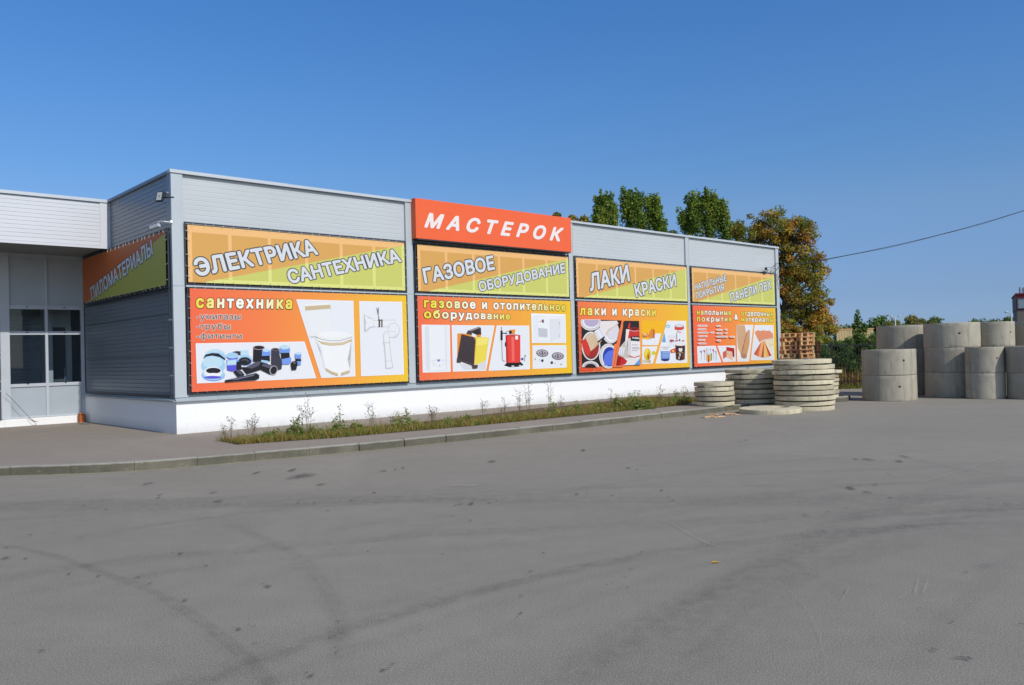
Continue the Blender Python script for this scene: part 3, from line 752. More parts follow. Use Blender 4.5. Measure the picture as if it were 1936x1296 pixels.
z4 = lambda *p: zoomq(p, 760, 360, 3.503)
z5 = lambda *p: zoomq(p, 1070, 370, 3.704)
z6 = lambda *p: zoomq(p, 1290, 440, 4.63)
upper_banner(0, [('ЭЛЕКТРИКА', z3((120,322),(938,188),(982,294),(150,445)), .042), ('САНТЕХНИКА', z3((757,400),(1515,252),(1548,344),(785,495)), .040)],
             'orange and green banner reading ЭЛЕКТРИКА САНТЕХНИКА, nearest the corner of the shop')
upper_banner(1, [('ГАЗОВОЕ', z4((133,518),(603,430),(618,525),(152,620)), .038), ('ОБОРУДОВАНИЕ', z4((502,606),(1078,480),(1085,545),(514,674)), .036)],
             'orange and green banner reading ГАЗОВОЕ ОБОРУДОВАНИЕ, below the red sign')
upper_banner(2, [('ЛАКИ', z5((163,548),(432,482),(450,600),(170,674)), .038), ('КРАСКИ', z5((474,622),(765,547),(775,635),(492,714)), .036)],
             'orange and green banner reading ЛАКИ КРАСКИ, right of the red sign')
upper_banner(3, [('НАПОЛЬНЫЕ', z6((103,452),(383,367),(390,424),(111,509)), .034), ('ПОКРЫТИЯ', z6((114,526),(361,447),(367,508),(122,584)), .034), ('ПАНЕЛИ ПВХ', z6((413,531),(774,415),(782,490),(425,611)), .036)],
             'orange and green banner reading НАПОЛЬНЫЕ ПОКРЫТИЯ ПАНЕЛИ ПВХ, at the far end')

# side banner in the shade
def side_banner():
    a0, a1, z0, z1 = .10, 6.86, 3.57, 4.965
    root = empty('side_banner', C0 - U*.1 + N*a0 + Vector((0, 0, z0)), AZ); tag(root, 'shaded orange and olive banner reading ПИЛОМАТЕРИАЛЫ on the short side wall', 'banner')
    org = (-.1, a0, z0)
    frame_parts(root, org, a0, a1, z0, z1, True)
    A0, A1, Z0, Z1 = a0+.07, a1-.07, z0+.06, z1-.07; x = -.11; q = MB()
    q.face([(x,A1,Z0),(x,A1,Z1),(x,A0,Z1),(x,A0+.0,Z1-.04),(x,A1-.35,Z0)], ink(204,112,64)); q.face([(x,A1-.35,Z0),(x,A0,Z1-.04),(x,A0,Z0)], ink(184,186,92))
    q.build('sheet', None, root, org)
    q = MB(); quad = zoomq([(612,880),(1030,548),(1042,655),(625,968)], 0, 300, 3.6)
    put_text('ПИЛОМАТЕРИАЛЫ', quad, .1115, 'Н', .036, .046, into=q, mat=ink(70,72,72), plane=on_side, space=1.03)
    put_text('ПИЛОМАТЕРИАЛЫ', quad, .1145, 'Н', .036, 0, into=q, mat=ink(222,226,230), plane=on_side, space=1.03)
    q.build('lettering', None, root, org)
    lacing(root, org, A0, A1, Z0, Z1, .05, True)
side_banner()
o = empty('banner_frame', C0 - U*.1 + N*.1 + Vector((0, 0, 1.0)), AZ); tag(o, 'empty dark steel banner frame on the lower side wall under the shaded banner', 'frame')
q = MB(); org = (-.1, .1, 1.0)
q.box(-.085, -.06, .10, 6.86, 1.02, 1.06); q.box(-.085, -.06, .10, 6.86, 3.50, 3.53); q.box(-.085, -.06, .10, .13, 1.06, 3.50); q.box(-.085, -.06, 6.83, 6.86, 1.06, 3.5); q.build('frame', M['dark_tube'], o, org)
q = MB()
for z in (1.5, 2.15, 2.8): q.box(-.095, -.03, .105, .125, z, z+.03); 
q.build('clip', M['steel'], o, org)

# shop sign
root = empty('shop_sign', C0 + U*6.78 - N*.25 + Vector((0, 0, 5.19)), AZ); tag(root, 'red box sign with slanted white capital letters on the parapet', 'sign')
org = (6.78, -.25, 5.19)
q = MB(); q.box(6.78, 13.21, -.25, -.04, 5.19, 6.345, b=.006); q.build('box', simple('sign_red', rgb(251, 108, 60, .80), .35, 0, .03, 1, 0, .3), root, org)
q = MB(); q.box(6.85, 13.15, -.255, -.0, 5.155, 5.185); q.build('bottom_rail', M['dark_tube'], root, org)
q = MB(); quad = z4((160,147),(1072,250),(1062,342),(147,247))
put_text('МАСТЕРОК', quad, .256, 'Н', .046, 0, 1.62, shear=.22, into=q, mat=ink(250,240,236)); q.build('lettering', None, root, org)

# ------------------------------------------------------------------ lower banners with their printed pictures
class Art:
    def __init__(s, ox, oy, sc_, off): s.o = (ox, oy, sc_); s.off = off; s.k = 0; s.mb = MB()
    def P(s, x, y): ox, oy, k = s.o; return tuple(on_facade(ox + x/k, oy + y/k, s.off + s.k*.0006))
    def poly(s, c, *pts):
        s.k += 1; bm = bmesh.new(); vs_ = [bm.verts.new(s.P(x, y)) for x, y in pts]; f = bm.faces.new(vs_); bmesh.ops.triangulate(bm, faces=[f]); bm.verts.index_update()
        i = len(s.mb.v); k = s.mb.mi(ink(*c)); s.mb.v += [tuple(v.co) for v in bm.verts]
        for f in bm.faces: s.mb.f.append(tuple(i+v.index for v in f.verts)); s.mb.m.append(k)
        bm.free(); return s
    def ell(s, c, cx, cy, rx, ry, rot=0, a0=0, a1=360):
        n = 26; r = math.radians(rot); pts = []
        full = (a1-a0) >= 360
        for j in range(n if full else n+1):
            a = math.radians(a0 + (a1-a0)*j/n); x, y = rx*math.cos(a), ry*math.sin(a)
            pts.append((cx + x*math.cos(r) - y*math.sin(r), cy + x*math.sin(r) + y*math.cos(r)))
        return s.poly(c, *pts)
    def line(s, c, w, *pts):
        for j in range(len(pts)-1):
            (x0,y0),(x1,y1) = pts[j], pts[j+1]; dx, dy = x1-x0, y1-y0; l = math.hypot(dx, dy) or 1; nx, ny = -dy/l*w/2, dx/l*w/2; ex, ey = dx/l*w*.3, dy/l*w*.3
            s.poly(c, (x0+nx-ex,y0+ny-ey),(x1+nx+ex,y1+ny+ey),(x1-nx+ex,y1-ny+ey),(x0-nx-ex,y0-ny-ey))
        return s
    def band(s, c, top, bot): return s.poly(c, *(list(top) + list(bot)[::-1]))
    def done(s, root, org, name='picture'): return s.mb.build(name, None, root, org)
def lower_banner(i, stops, label):
    (a0, a1), z0, z1 = ((.28, 6.53), (6.83, 13.28), (13.54, 19.95), (20.16, 26.47))[i], 1.05, 3.58
    org = (a0, -.1, z0); root = banner_root('lower_banner', org, label, 'banners of the lower row')
    frame_parts(root, org, a0, a1, z0, z1, tube=.03)
    A0, A1, Z0, Z1 = a0+.048, a1-.04, z0+.062, z1-.032
    q = MB(); nx, nz = 24, 8; r = random.Random(i)
    ph = [r.uniform(0, 6) for _ in range(4)]
    for b in range(nz+1):
        for a in range(nx+1):
            u_, v_ = a/nx, b/nz
            w_ = .004*math.sin(u_*9+ph[0])*math.sin(v_*3.1+ph[1])
            q.v.append((A0+(A1-A0)*u_, -.0985 + min(w_, .0015), Z0+(Z1-Z0)*v_))
    for b in range(nz):
        for a in range(nx): k = b*(nx+1)+a; q.f.append((k, k+1, k+nx+2, k+nx+1)); q.m.append(0)
    q.build('sheet', grad('banner_print', stops), root, org, smooth=True)
    lacing(root, org, A0, A1, Z0, Z1, .04)
    return root, org
TITLE = grad('title_print', [(0, (252,226,70)), (.10, (252,232,90)), (.30, (255,253,240)), (.62, (255,253,240)), (.92, (250,232,110)), (1, (246,222,80))])
def title(root, org, rows, bold=.05, outline=.045):
    for body, quad, sp in rows:
        q = MB(); put_text(body, quad, .104, 'н', bold, outline, sp, into=q); q.build('lettering_outline', ink(92,74,40), root, org)
        q = MB(); put_text(body, quad, .107, 'н', bold, 0, sp, into=q); q.build('lettering', TITLE, root, org)
R1 = (360, 630, 8.0667); R2 = (550, 550, 7.2); R3 = (790, 600, 6.4533); R4 = (1085, 590, 8.6044); R5 = (1305, 570, 9.9706)
PAPER = (238, 240, 243)
def in_r3(pts): return [((760 + x/3.503 - 790)*6.4533, (360 + y/3.503 - 600)*6.4533) for x, y in pts]

# --- plumbing
root, org = lower_banner(0, [(0, (250,112,76)), (.3, (252,134,74)), (.62, (253,166,72)), (1, (250,204,56))], 'orange banner about сантехника, with fittings, a toilet and a drain trap')
title(root, org, [('сантехника', z3((147,590),(803,600),(801,665),(146,658)), 1.35)], .046, .045)
for body, quad in (('-унитазы', z3((150,703),(450,705),(450,737),(150,735))), ('-трубы', z3((150,770),(380,772),(380,803),(150,800))), ('-фитинги', z3((150,836),(458,838),(458,867),(150,866)))):
    q = MB(); put_text(body, quad, .103, 'н', .008, .045, 1.1, into=q, mat=ink(246,236,226)); put_text(body, quad, .105, 'н', .012, 0, 1.1, into=q, mat=ink(104,100,98)); q.build('list_lettering', None, root, org)
A = Art(*R1, .104)
BLK = (34,32,40); BL2 = (62,60,74); LB = (170,212,238); MBL = (120,160,236); VI = (96,92,214); SK = (196,226,240)
A.poly((250,251,252),(80,158),(1740,130),(1920,690),(100,770)).poly(PAPER,(92,168),(1732,142),(1908,682),(110,760))
A.ell(SK,375,340,155,95).ell(LB,375,370,172,80).poly(BLK,(190,400),(230,330),(330,305),(430,312),(530,390),(530,420),(450,370),(330,345),(240,360)).ell(LB,350,500,186,140).ell(SK,340,450,150,95).ell(MBL,350,640,178,96).ell(LB,352,630,172,90).ell((235,238,240),342,600,142,86).ell(BLK,350,575,112,44).ell((246,246,246),350,640,108,30).ell(VI,342,676,130,22)
A.poly(BL2,(640,290),(700,275),(770,280),(770,340),(650,340)).ell(LB,640,345,92,48).ell(VI,640,372,88,34).ell(LB,640,358,84,30).poly(SK,(765,262),(885,258),(895,345),(765,350)).ell(MBL,835,420,112,80).ell(LB,835,400,104,66).ell(BLK,830,430,96,62).ell((84,82,96),830,430,60,34).ell(BLK,820,445,54,30)
A.poly(MBL,(548,410),(700,395),(740,420),(740,560),(690,585),(560,565)).poly(SK,(560,420),(700,405),(715,480),(560,490)).poly(VI,(552,500),(715,490),(720,560),(640,590),(560,570)).poly(BLK,(700,440),(775,430),(780,560),(700,560))
A.poly(BLK,(960,225),(1130,225),(1120,430),(955,440)).ell((196,176,170),1045,222,92,34).ell(BLK,1045,222,80,26)
A.poly(BLK,(1095,340),(1210,340),(1215,430),(1095,440)).poly(MBL,(1092,270),(1222,268),(1222,345),(1092,350)).ell(SK,1158,262,58,26).poly(LB,(1080,410),(1190,425),(1180,470),(1080,440))
A.poly(BL2,(1235,250),(1350,250),(1360,330),(1400,460),(1390,550),(1330,568),(1230,470)).ell((180,160,158),1295,246,60,20).ell(BLK,1295,248,50,14)
A.poly(BLK,(1380,300),(1510,300),(1520,400),(1390,410)).poly(MBL,(1362,235),(1520,230),(1515,300),(1365,305)).ell(SK,1440,215,74,34).poly(MBL,(1390,400),(1535,370),(1540,440),(1500,478),(1400,478))
A.poly(BLK,(770,520),(850,520),(1000,440),(1080,440),(1260,500),(1310,520),(1220,635),(1070,560),(860,630)).poly((90,88,104),(850,520),(1000,445),(1080,440),(1040,500),(930,545)).poly((96,94,110),(1110,470),(1250,500),(1215,540),(1090,500)).ell((190,184,186),1268,568,60,72,20).ell(BLK,1270,568,48,62,20)
A.poly(BLK,(655,590),(720,560),(780,580),(830,640),(720,670)).poly((84,82,98),(690,570),(750,565),(800,620),(760,640)).poly(BLK,(525,720),(690,685),(1000,610),(1050,640),(1050,690),(990,720),(690,738),(530,750)).poly((112,112,134),(560,715),(700,690),(990,625),(960,655),(700,715))
A.poly(MBL,(1595,315),(1690,310),(1690,385),(1600,392)).ell(SK,1645,312,46,20).poly(BLK,(1600,395),(1692,400),(1690,430),(1605,430)).poly(MBL,(1630,430),(1685,430),(1685,485),(1635,485)).poly(BLK,(1530,460),(1560,430),(1610,430),(1635,470),(1615,560),(1545,565)).poly((120,112,120),(1565,445),(1605,445),(1605,465),(1565,465))
A.done(root, org)
A = Art(*R2, .104); CER = (247,247,245); GLD = (212,190,150); SH = (233,236,237)
A.poly((250,251,252),(72,118),(850,138),(878,1168),(415,1190)).poly(PAPER,(88,126),(845,146),(868,1158),(420,1180))
A.poly(CER,(190,185),(545,160),(575,575),(350,600),(250,610)).poly(GLD,(190,212),(545,190),(546,240),(198,270)).poly(SH,(545,160),(575,575),(560,575),(532,165)).line(GLD,3,(205,245),(540,215)).line((198,176,138),4,(192,268),(546,240))
A.poly((240,241,241),(205,275),(540,248),(560,560),(350,590),(258,605))
A.poly(CER,(330,650),(830,650),(800,800),(770,940),(805,1080),(740,1140),(640,1160),(540,1120),(470,1050),(440,920),(410,780)).poly(SH,(330,655),(420,770),(445,920),(475,1050),(450,1060),(400,800))
A.poly(GLD,(330,655),(400,690),(540,712),(700,705),(830,655),(825,690),(700,740),(540,750),(420,728)).poly((226,210,176),(400,700),(540,722),(700,715),(800,680),(790,695),(690,728),(540,738))
A.ell((250,250,248),588,615,242,66,0).line((150,150,146),6,(262,630),(330,628),(420,662),(540,682),(660,680),(760,655),(828,628)).ell(CER,590,602,226,52)
A.poly(GLD,(475,1052),(560,1100),(640,1125),(640,1160),(560,1135),(478,1085)).poly(GLD,(680,1120),(800,1080),(802,1115),(690,1155))
A.done(root, org)
A = Art(*R2, .104); TUB = (240,240,240); TSH = (204,207,212)
A.poly((250,251,252),(930,142),(1512,152),(1538,1140),(955,1165)).poly(PAPER,(938,152),(1504,162),(1526,1130),(963,1154))
A.line(TSH,100,(1110,450),(1390,445)).line(TUB,84,(1110,450),(1390,445)).ell(TSH,1400,540,80,105).ell(TUB,1400,535,70,92).ell(PAPER,1365,535,40,50).line(TSH,84,(1300,600),(1400,595)).line(TUB,70,(1300,600),(1400,593)).line(TSH,84,(1298,610),(1305,720)).line(TUB,70,(1298,610),(1305,720))
A.poly(TSH,(995,320),(1020,340),(1120,380),(1135,490),(1080,510),(1020,560),(1000,555)).poly(TUB,(1005,330),(1050,370),(1120,390),(1130,480),(1070,495),(1020,540)).poly(TSH,(995,320),(1025,430),(1000,555))
A.poly(TSH,(1265,700),(1345,700),(1385,1045),(1295,1060)).poly(TUB,(1275,700),(1335,700),(1375,1042),(1305,1052)).poly(TSH,(1285,960),(1378,950),(1392,1050),(1292,1062)).poly(TUB,(1295,968),(1368,958),(1380,1044),(1302,1054)).line(TSH,8,(1255,712),(1350,706))
A.line((82,70,70),20,(1205,395),(1205,490)).line((96,84,82),16,(1240,395),(1240,490)).line((120,116,112),8,(1170,235),(1188,320),(1195,232)).line((120,116,112),12,(1188,270),(1190,325)).line((130,126,120),8,(1195,340),(1197,395)).line((90,84,82),8,(1190,400),(1240,402))
A.done(root, org)

# --- gas and heating
root, org = lower_banner(1, [(0, (250,116,78)), (.35, (253,152,76)), (.7, (252,180,62)), (1, (250,204,48))], 'orange banner about газовое и отопительное оборудование, with boilers and heaters')
title(root, org, [('газовое и отопительное', z4((145,728),(1084,760),(1084,800),(146,778)), 1.32), ('оборудование', z4((145,802),(717,822),(717,858),(146,848)), 1.28)], .044, .05)
A = Art(*R3, .104)
A.poly((250,251,252),(45,92),(390,96),(400,668),(60,678)).poly(PAPER,(52,98),(384,102),(393,662),(66,672)).poly((226,230,232),(85,120),(135,105),(345,112),(355,640),(300,655),(150,660),(100,630)).poly((242,244,245),(135,108),(330,114),(338,640),(150,655)).ell((230,232,234),250,560,78,48).ell((240,242,243),250,560,68,42).poly((70,88,206),(238,517),(268,516),(268,540),(240,541)).line((200,202,206),3,(145,530),(355,522)).ell((190,192,196),200,570,5,8).ell((190,192,196),262,590,5,8)
A.done(root, org)
A = Art(*R3, .104); YE = (244,222,84); ORG = (240,150,52); GRY = (76,66,68)
A.poly((250,251,252),(412,97),(935,102),(832,655),(428,665)).poly(PAPER,(420,104),(926,109),(825,648),(434,658))
A.poly((222,222,224),(500,560),(700,600),(830,530),(832,640),(560,640)).poly(ORG,(482,200),(530,198),(560,210),(480,500)).poly(YE,(700,235),(870,250),(830,530),(695,590)).poly((250,234,120),(720,255),(862,260),(845,330),(715,350))
A.poly(ORG,(530,198),(610,205),(710,255),(700,300),(690,590),(480,500)).poly((58,48,52),(532,208),(690,248),(700,290),(685,575),(482,492))
for k in range(14): y = 230 + k*21; A.line((96,84,90),5,(532-k*3.2,y),(694-k*.6,y+34+k*2.6))
A.poly(GRY,(592,200),(610,165),(745,118),(770,130),(775,215),(735,220),(740,155),(660,180),(660,218)).poly((150,140,142),(612,165),(745,122),(765,128),(650,172)).poly((48,42,44),(728,150),(752,150),(752,215),(728,218)).poly(ORG,(720,215),(770,215),(770,235),(725,238))
A.poly(GRY,(478,500),(530,520),(525,555),(475,555)).poly(GRY,(482,492),(685,575),(690,600),(500,530)).poly(GRY,(660,590),(735,580),(725,625),(670,630))
A.done(root, org)
A = Art(*R3, .104); RED = (236,68,60); RD2 = (196,44,44)
A.poly((250,251,252),(962,102),(1358,104),(1368,636),(862,655)).poly(PAPER,(970,109),(1351,111),(1360,629),(872,647))
A.poly((30,28,30),(1050,590),(1100,545),(1260,550),(1290,585),(1230,605),(1120,612)).ell((30,28,30),1165,560,86,28).poly(RED,(1070,228),(1250,220),(1252,545),(1078,548)).ell(RED,1160,548,88,10).poly(RD2,(1070,228),(1092,228),(1100,546),(1078,548)).ell((60,24,26),1160,224,90,12).ell(RED,1160,226,86,9).poly((250,110,98),(1140,240),(1175,240),(1180,535),(1145,540))
A.poly((250,246,240),(1188,228),(1222,226),(1222,272),(1190,274)).poly(ORG,(1118,155),(1190,150),(1182,205),(1130,205)).ell((40,34,36),1130,185,18,22).line((36,34,36),26,(1022,172),(1022,276)).line((60,58,60),6,(1020,120),(1020,172)).line((36,34,36),10,(1040,195),(1088,200)).line((70,66,66),4,(1070,190),(1095,168),(1120,175))
A.line((150,150,152),7,(1025,295),(1032,520),(1060,540)).ell((70,90,170),1275,510,16,14).line((130,140,160),6,(1300,540),(1310,470)).ell((80,80,90),1310,472,7,9).ell((60,22,22),1072,330,8,30).ell((246,236,230),1160,598,20,7).ell((246,236,230),1245,590,14,6)
A.done(root, org)
A = Art(*R3, .104); bx = in_r3([(855,815),(1083,822),(1087,1012),(860,1012)])
A.poly((250,251,252),*bx).poly(PAPER,(1400,-22),(1795,-10),(1802,306),(1402,308))
A.poly((244,245,246),(1460,10),(1600,-12),(1740,20),(1740,250),(1620,295),(1470,265)).poly((230,232,235),(1612,20),(1740,20),(1740,250),(1620,295)).line((212,214,218),3,(1612,22),(1620,295)).poly((196,200,206),(1468,130),(1580,145),(1582,248),(1475,238))
for k in range(5): A.line((224,226,230),5,(1472,148+k*19),(1578,162+k*19))
A.poly((120,96,96),(1512,30),(1538,30),(1538,68),(1512,66)).ell((200,70,70),1496,52,5,5).ell((200,70,70),1476,56,4,5).line((170,172,178),4,(1728,60),(1728,92)).line((170,172,178),4,(1728,210),(1728,240))
A.done(root, org)
A = Art(*R3, .104)
A.poly((250,251,252),(1398,345),(1812,342),(1815,615),(1400,632)).poly(PAPER,(1404,352),(1805,349),(1808,608),(1406,624))
for cx, cy in ((1518,440),(1708,475)):
    A.ell((110,100,110),cx,cy,74,46,4).ell((206,198,206),cx,cy-2,60,34,4).ell((120,108,118),cx,cy,44,24,4).ell((214,206,212),cx,cy,30,14,4).line((96,86,92),5,(cx-66,cy+6),(cx+66,cy-4)).line((96,86,92),5,(cx-4,cy-40),(cx+6,cy+42)).ell((60,54,58),cx,cy,14,9)
A.ell((62,54,58),1520,530,15,17).ell((62,54,58),1635,555,15,17).ell((190,180,160),1432,512,9,9).ell((176,186,140),1748,575,12,8).ell((150,140,150),1484,520,4,6).ell((150,140,150),1677,562,4,6)
A.done(root, org)

# --- paints
root, org = lower_banner(2, [(0, (250,122,76)), (.3, (252,146,70)), (.65, (252,178,62)), (1, (248,198,44))], 'orange banner about лаки и краски, with open paint tins and brushes')
title(root, org, [('лаки и краски', z5((97,786),(630,800),(630,845),(97,838)), 1.38)], .042, .04)
A = Art(*R4, .104); DK = (44,36,40); RIM = (236,230,228)
A.poly(DK,(118,122),(775,140),(660,880),(130,900))
A.poly((226,96,58),(66,190),(122,200),(128,890),(92,890))
for k in range(9): A.line((244,150,110),5,(68+k*2.5,225+k*75),(124+k*.6,230+k*75))
A.poly((228,88,52),(108,912),(330,905),(330,960),(110,970)).poly((228,100,60),(352,905),(460,902),(460,955),(352,958))
def tin(cx, cy, r, ry, rim, inside, clip=None):
    A.ell(rim,cx,cy,r,ry).ell((188,180,184),cx,cy,r*.90,ry*.9).ell((246,240,240),cx,cy,r*.86,ry*.86).ell(inside,cx,cy,r*.74,ry*.76)
A.ell(RIM,275,170,165,135,0,-20,200).ell((186,178,186),275,170,148,118,0,-18,198).ell((240,236,240),275,168,138,108,0,-17,197).ell((190,176,206),285,150,118,92,0,-12,192)
A.ell(RIM,600,330,140,185).ell((200,194,200),600,330,125,168).ell((246,244,244),605,330,115,158).ell((226,222,228),620,320,100,140)
A.poly((240,232,228),(440,150),(700,145),(720,185),(640,250),(560,300),(500,380),(440,290),(420,240)).poly((222,200,192),(560,280),(640,240),(720,175),(730,190),(640,262),(560,320),(525,400),(515,360))
A.ell(RIM,278,555,152,235).ell((190,180,180),278,560,136,215).ell((70,34,34),280,570,126,195).ell((166,48,44),285,600,116,150)
A.poly((226,200,166),(200,400),(330,330),(440,440),(360,540),(270,645),(190,450)).poly((206,172,132),(270,645),(360,540),(440,440),(455,470),(330,600)).poly((218,60,50),(130,470),(190,430),(235,520),(275,640),(240,720),(190,690),(135,560))
for k in range(6): A.line((208,178,142),3,(215+k*22,420-k*8),(280+k*22,600-k*20))
A.poly((236,238,242),(330,320),(430,250),(505,390),(400,470)).line((176,180,188),6,(350,320),(420,440)).line((176,180,188),6,(410,275),(480,390)).poly((48,42,46),(375,490),(500,390),(500,420),(400,500))
A.ell(RIM,560,720,150,205).ell((200,192,196),565,722,136,190).ell((240,236,238),570,724,126,178).ell((38,66,170),580,730,112,160).poly((96,122,224),(500,700),(560,640),(640,620),(680,640),(660,870),(500,874),(485,780))
A.poly((252,134,74),(660,520),(712,520),(664,900),(620,900))
A.ell(RIM,270,900,140,100,0,180,360).ell((200,190,190),270,900,120,82,0,180,360).ell((40,34,36),270,905,90,60,0,180,360)
A.poly((251,128,74),(690,520),(778,142),(800,142),(800,900),(640,900),(655,872)); A.done(root, org)
A = Art(*R4, .136); A.k = 0
A.poly(DK,(818,145),(1060,148),(1085,860),(685,876)).poly((206,198,190),(760,560),(860,440),(880,700),(1070,740),(1085,860),(685,876)).poly((236,232,228),(790,760),(1075,740),(1085,860),(780,872))
A.poly((240,236,236),(870,430),(1075,440),(1080,740),(980,755),(880,700)).poly((222,216,216),(870,430),(930,440),(930,730),(880,700)).poly((206,54,50),(885,280),(1062,270),(1068,440),(868,430)).ell((214,70,64),985,285,88,28).ell((110,24,26),985,283,76,20).line((246,240,240),5,(905,300),(985,316),(1062,305)).poly((40,36,36),(930,395),(1065,400),(1070,478),(925,470)).line((208,50,48),12,(885,710),(980,742),(1075,715))
for y0, w_ in ((535,90),(580,110),(600,120),(630,80)): A.line((160,156,166),7,(950,y0),(950+w_,y0+3))
A.poly((240,232,226),(850,280),(905,290),(880,420),(850,540),(830,560)).poly((214,60,56),(880,240),(900,175),(918,180),(912,270),(870,268)).poly((236,236,240),(745,575),(830,580),(800,720),(720,690)).line((150,150,156),6,(765,590),(750,700)).line((150,150,156),6,(800,590),(785,700)).poly((206,42,42),(720,710),(800,740),(870,800),(840,850),(780,868),(690,872)).poly((160,30,32),(720,710),(780,735),(740,870),(690,872)).poly((110,160,222),(985,860),(1075,760),(1085,860))
A.done(root, org)
q = MB(); put_text('TURN', zoomq([(945,408),(1062,414),(1062,445),(945,440)], *R4), .168, 'Н', .05, into=q); q.build('tin_lettering', ink(240,238,236), root, org)
A = Art(*R4, .104)
A.poly((252,190,30),(1098,140),(1488,148),(1370,545),(1112,545)).poly(PAPER,(1112,440),(1210,455),(1280,430),(1330,352),(1418,350),(1372,542),(1115,542)).poly((226,140,60),(1110,360),(1160,330),(1215,370),(1265,270),(1310,290),(1315,430),(1260,425),(1200,415),(1115,410)).poly((196,96,40),(1288,280),(1314,290),(1314,430),(1288,425)).poly((244,200,150),(1120,355),(1160,335),(1200,385),(1150,380)).poly((180,110,70),(1110,395),(1180,400),(1170,420),(1120,412))
A.poly((250,250,250),(1108,566),(1358,562),(1285,840),(1112,852)).poly(PAPER,(1114,574),(1346,570),(1278,832),(1118,844)).ell((230,196,30),1195,690,56,98).ell((246,222,70),1185,660,36,60).ell((214,170,24),1215,720,30,64).ell((216,206,60),1300,670,34,34).ell((180,100,40),1212,735,14,40)
for k in range(14): A.line((222,196,90),4,(1130+k*9,790-(k%3)*12),(1120+k*10,820+(k%4)*5))
A.done(root, org)
A = Art(*R4, .104)
A.poly((250,251,252),(1518,145),(1825,148),(1845,828),(1325,842)).poly(PAPER,(1524,153),(1818,156),(1836,820),(1337,834))
A.ell((120,196,226),1530,236,36,28).ell((220,232,238),1528,240,22,16).poly((110,170,220),(1470,330),(1495,470),(1490,500),(1430,490)).poly((232,234,238),(1530,400),(1650,400),(1660,560),(1540,560)).ell((190,194,200),1592,400,60,14).ell((240,240,242),1592,400,52,9)
A.poly((236,236,238),(1665,260),(1790,262),(1795,480),(1665,480)).poly((222,70,58),(1640,240),(1790,225),(1790,280),(1740,300),(1640,290)).ell((190,186,186),1715,228,74,24).ell((232,230,230),1715,228,60,16).line((206,60,54),10,(1700,260),(1690,320),(1740,340)).line((120,40,40),8,(1672,350),(1676,470)).ell((40,40,44),1720,460,12,16).line((200,60,60),14,(1650,475),(1690,470)).line((200,60,60),14,(1760,475),(1795,468))
A.poly((240,240,242),(1410,575),(1565,575),(1562,640),(1415,640)).ell((206,210,214),1488,578,78,14).poly((112,150,216),(1415,640),(1562,640),(1560,770),(1490,795),(1420,770)).poly((40,56,120),(1420,765),(1560,762),(1540,795),(1480,802),(1430,790)).line((90,80,60),6,(1450,605),(1530,605))
for k in range(4): A.line((196,214,240),6,(1440,665+k*24),(1545,662+k*24))
A.poly((226,86,40),(1572,620),(1650,590),(1655,660),(1580,668)).poly((246,200,150),(1600,630),(1630,620),(1630,650),(1600,655))
A.poly((76,38,34),(1655,540),(1810,540),(1805,770),(1735,790),(1665,770)).ell((224,218,214),1732,535,84,20).ell((240,236,232),1732,533,70,13).ell((234,228,222),1735,615,32,36).ell((30,24,24),1732,580,18,14).line((200,170,130),8,(1690,670),(1780,665)).ell((206,196,190),1725,700,14,26).ell((206,196,190),1710,750,12,24).poly((120,72,50),(1765,690),(1805,680),(1800,760),(1770,770))
A.done(root, org)
q = MB(); put_text('dyo', zoomq([(1562,450),(1632,448),(1632,482),(1562,484)], *R4), .128, 'н', .05, into=q); q.build('tin_lettering', ink(196,70,96), root, org)

# --- floors and finishes
root, org = lower_banner(3, [(0, (250,108,76)), (.35, (252,138,74)), (.7, (252,172,58)), (1, (250,200,44))], 'orange banner about напольные покрытия и отделочные материалы, farthest along the wall')
title(root, org, [('напольные', z6((128,683),(430,688),(430,725),(128,720)), 1.25), ('покрытия', z6((128,741),(430,746),(430,781),(128,779)), 1.4)], .034, .05)
title(root, org, [('отделочные', z6((515,692),(795,700),(795,736),(515,729)), 1.2), ('материалы', z6((515,748),(795,752),(795,785),(515,779)), 1.25)], .034, .05)
q = MB(); aq = z6((456,710),(486,710),(486,765),(456,763)); put_text('&', aq, .104, 'Н', .055, .06, into=q, mat=ink(92,74,40)); put_text('&', aq, .107, 'Н', .055, 0, into=q, mat=ink(255,250,236)); q.build('lettering', None, root, org)
A = Art(*R5, .104); r = random.Random(5)
for x0, x1, y in ((120,325,460),(120,305,528),(120,340,592),(355,455,590),(130,325,660),(130,285,730),(130,310,797),(470,580,468),(470,610,540),(630,705,535),(470,610,605),(630,705,600),(470,705,668),(725,845,670),(480,580,740)):
    A.poly((250,226,214),(x0,y),(x0+28,y-9),(x0+34,y-17),(x1-10,y-17),(x1,y-8),(x1,y+12),(x1-10,y+18),(x0+34,y+18),(x0+28,y+8))
    x = x0+38
    while x < x1-14:
        w_ = r.uniform(8, 15); A.line((196,176,176),14,(x,y),(x+w_*.55,y+r.uniform(-2,2))); x += w_+7
A.done(root, org, 'list_lettering')
A = Art(*R5, .104)
A.poly((250,251,252),(130,850),(475,838),(588,1150),(142,1172)).poly(PAPER,(140,858),(470,847),(576,1143),(150,1163))
for x, c1, y0, y1 in ((205,(90,130,190),940,1110),(265,(206,70,90),925,1100),(435,(214,80,130),910,1090),(485,(170,180,190),940,1110)):
    A.line((206,212,218),22,(x+5,y0+60),(x+5,y1)).poly(c1,(x-25,y0),(x+14,y0-10),(x+12,y0+60))
A.line((200,206,212),24,(312,890),(312,1120)).line((70,110,170),22,(375,890),(378,940)).line((206,60,40),30,(347,1020),(347,1140)).line((244,170,50),22,(325,1000),(325,1110)).line((250,220,120),22,(375,990),(375,1120)).line((110,150,70),24,(395,985),(395,1110)).line((226,232,238),60,(350,900),(352,980))
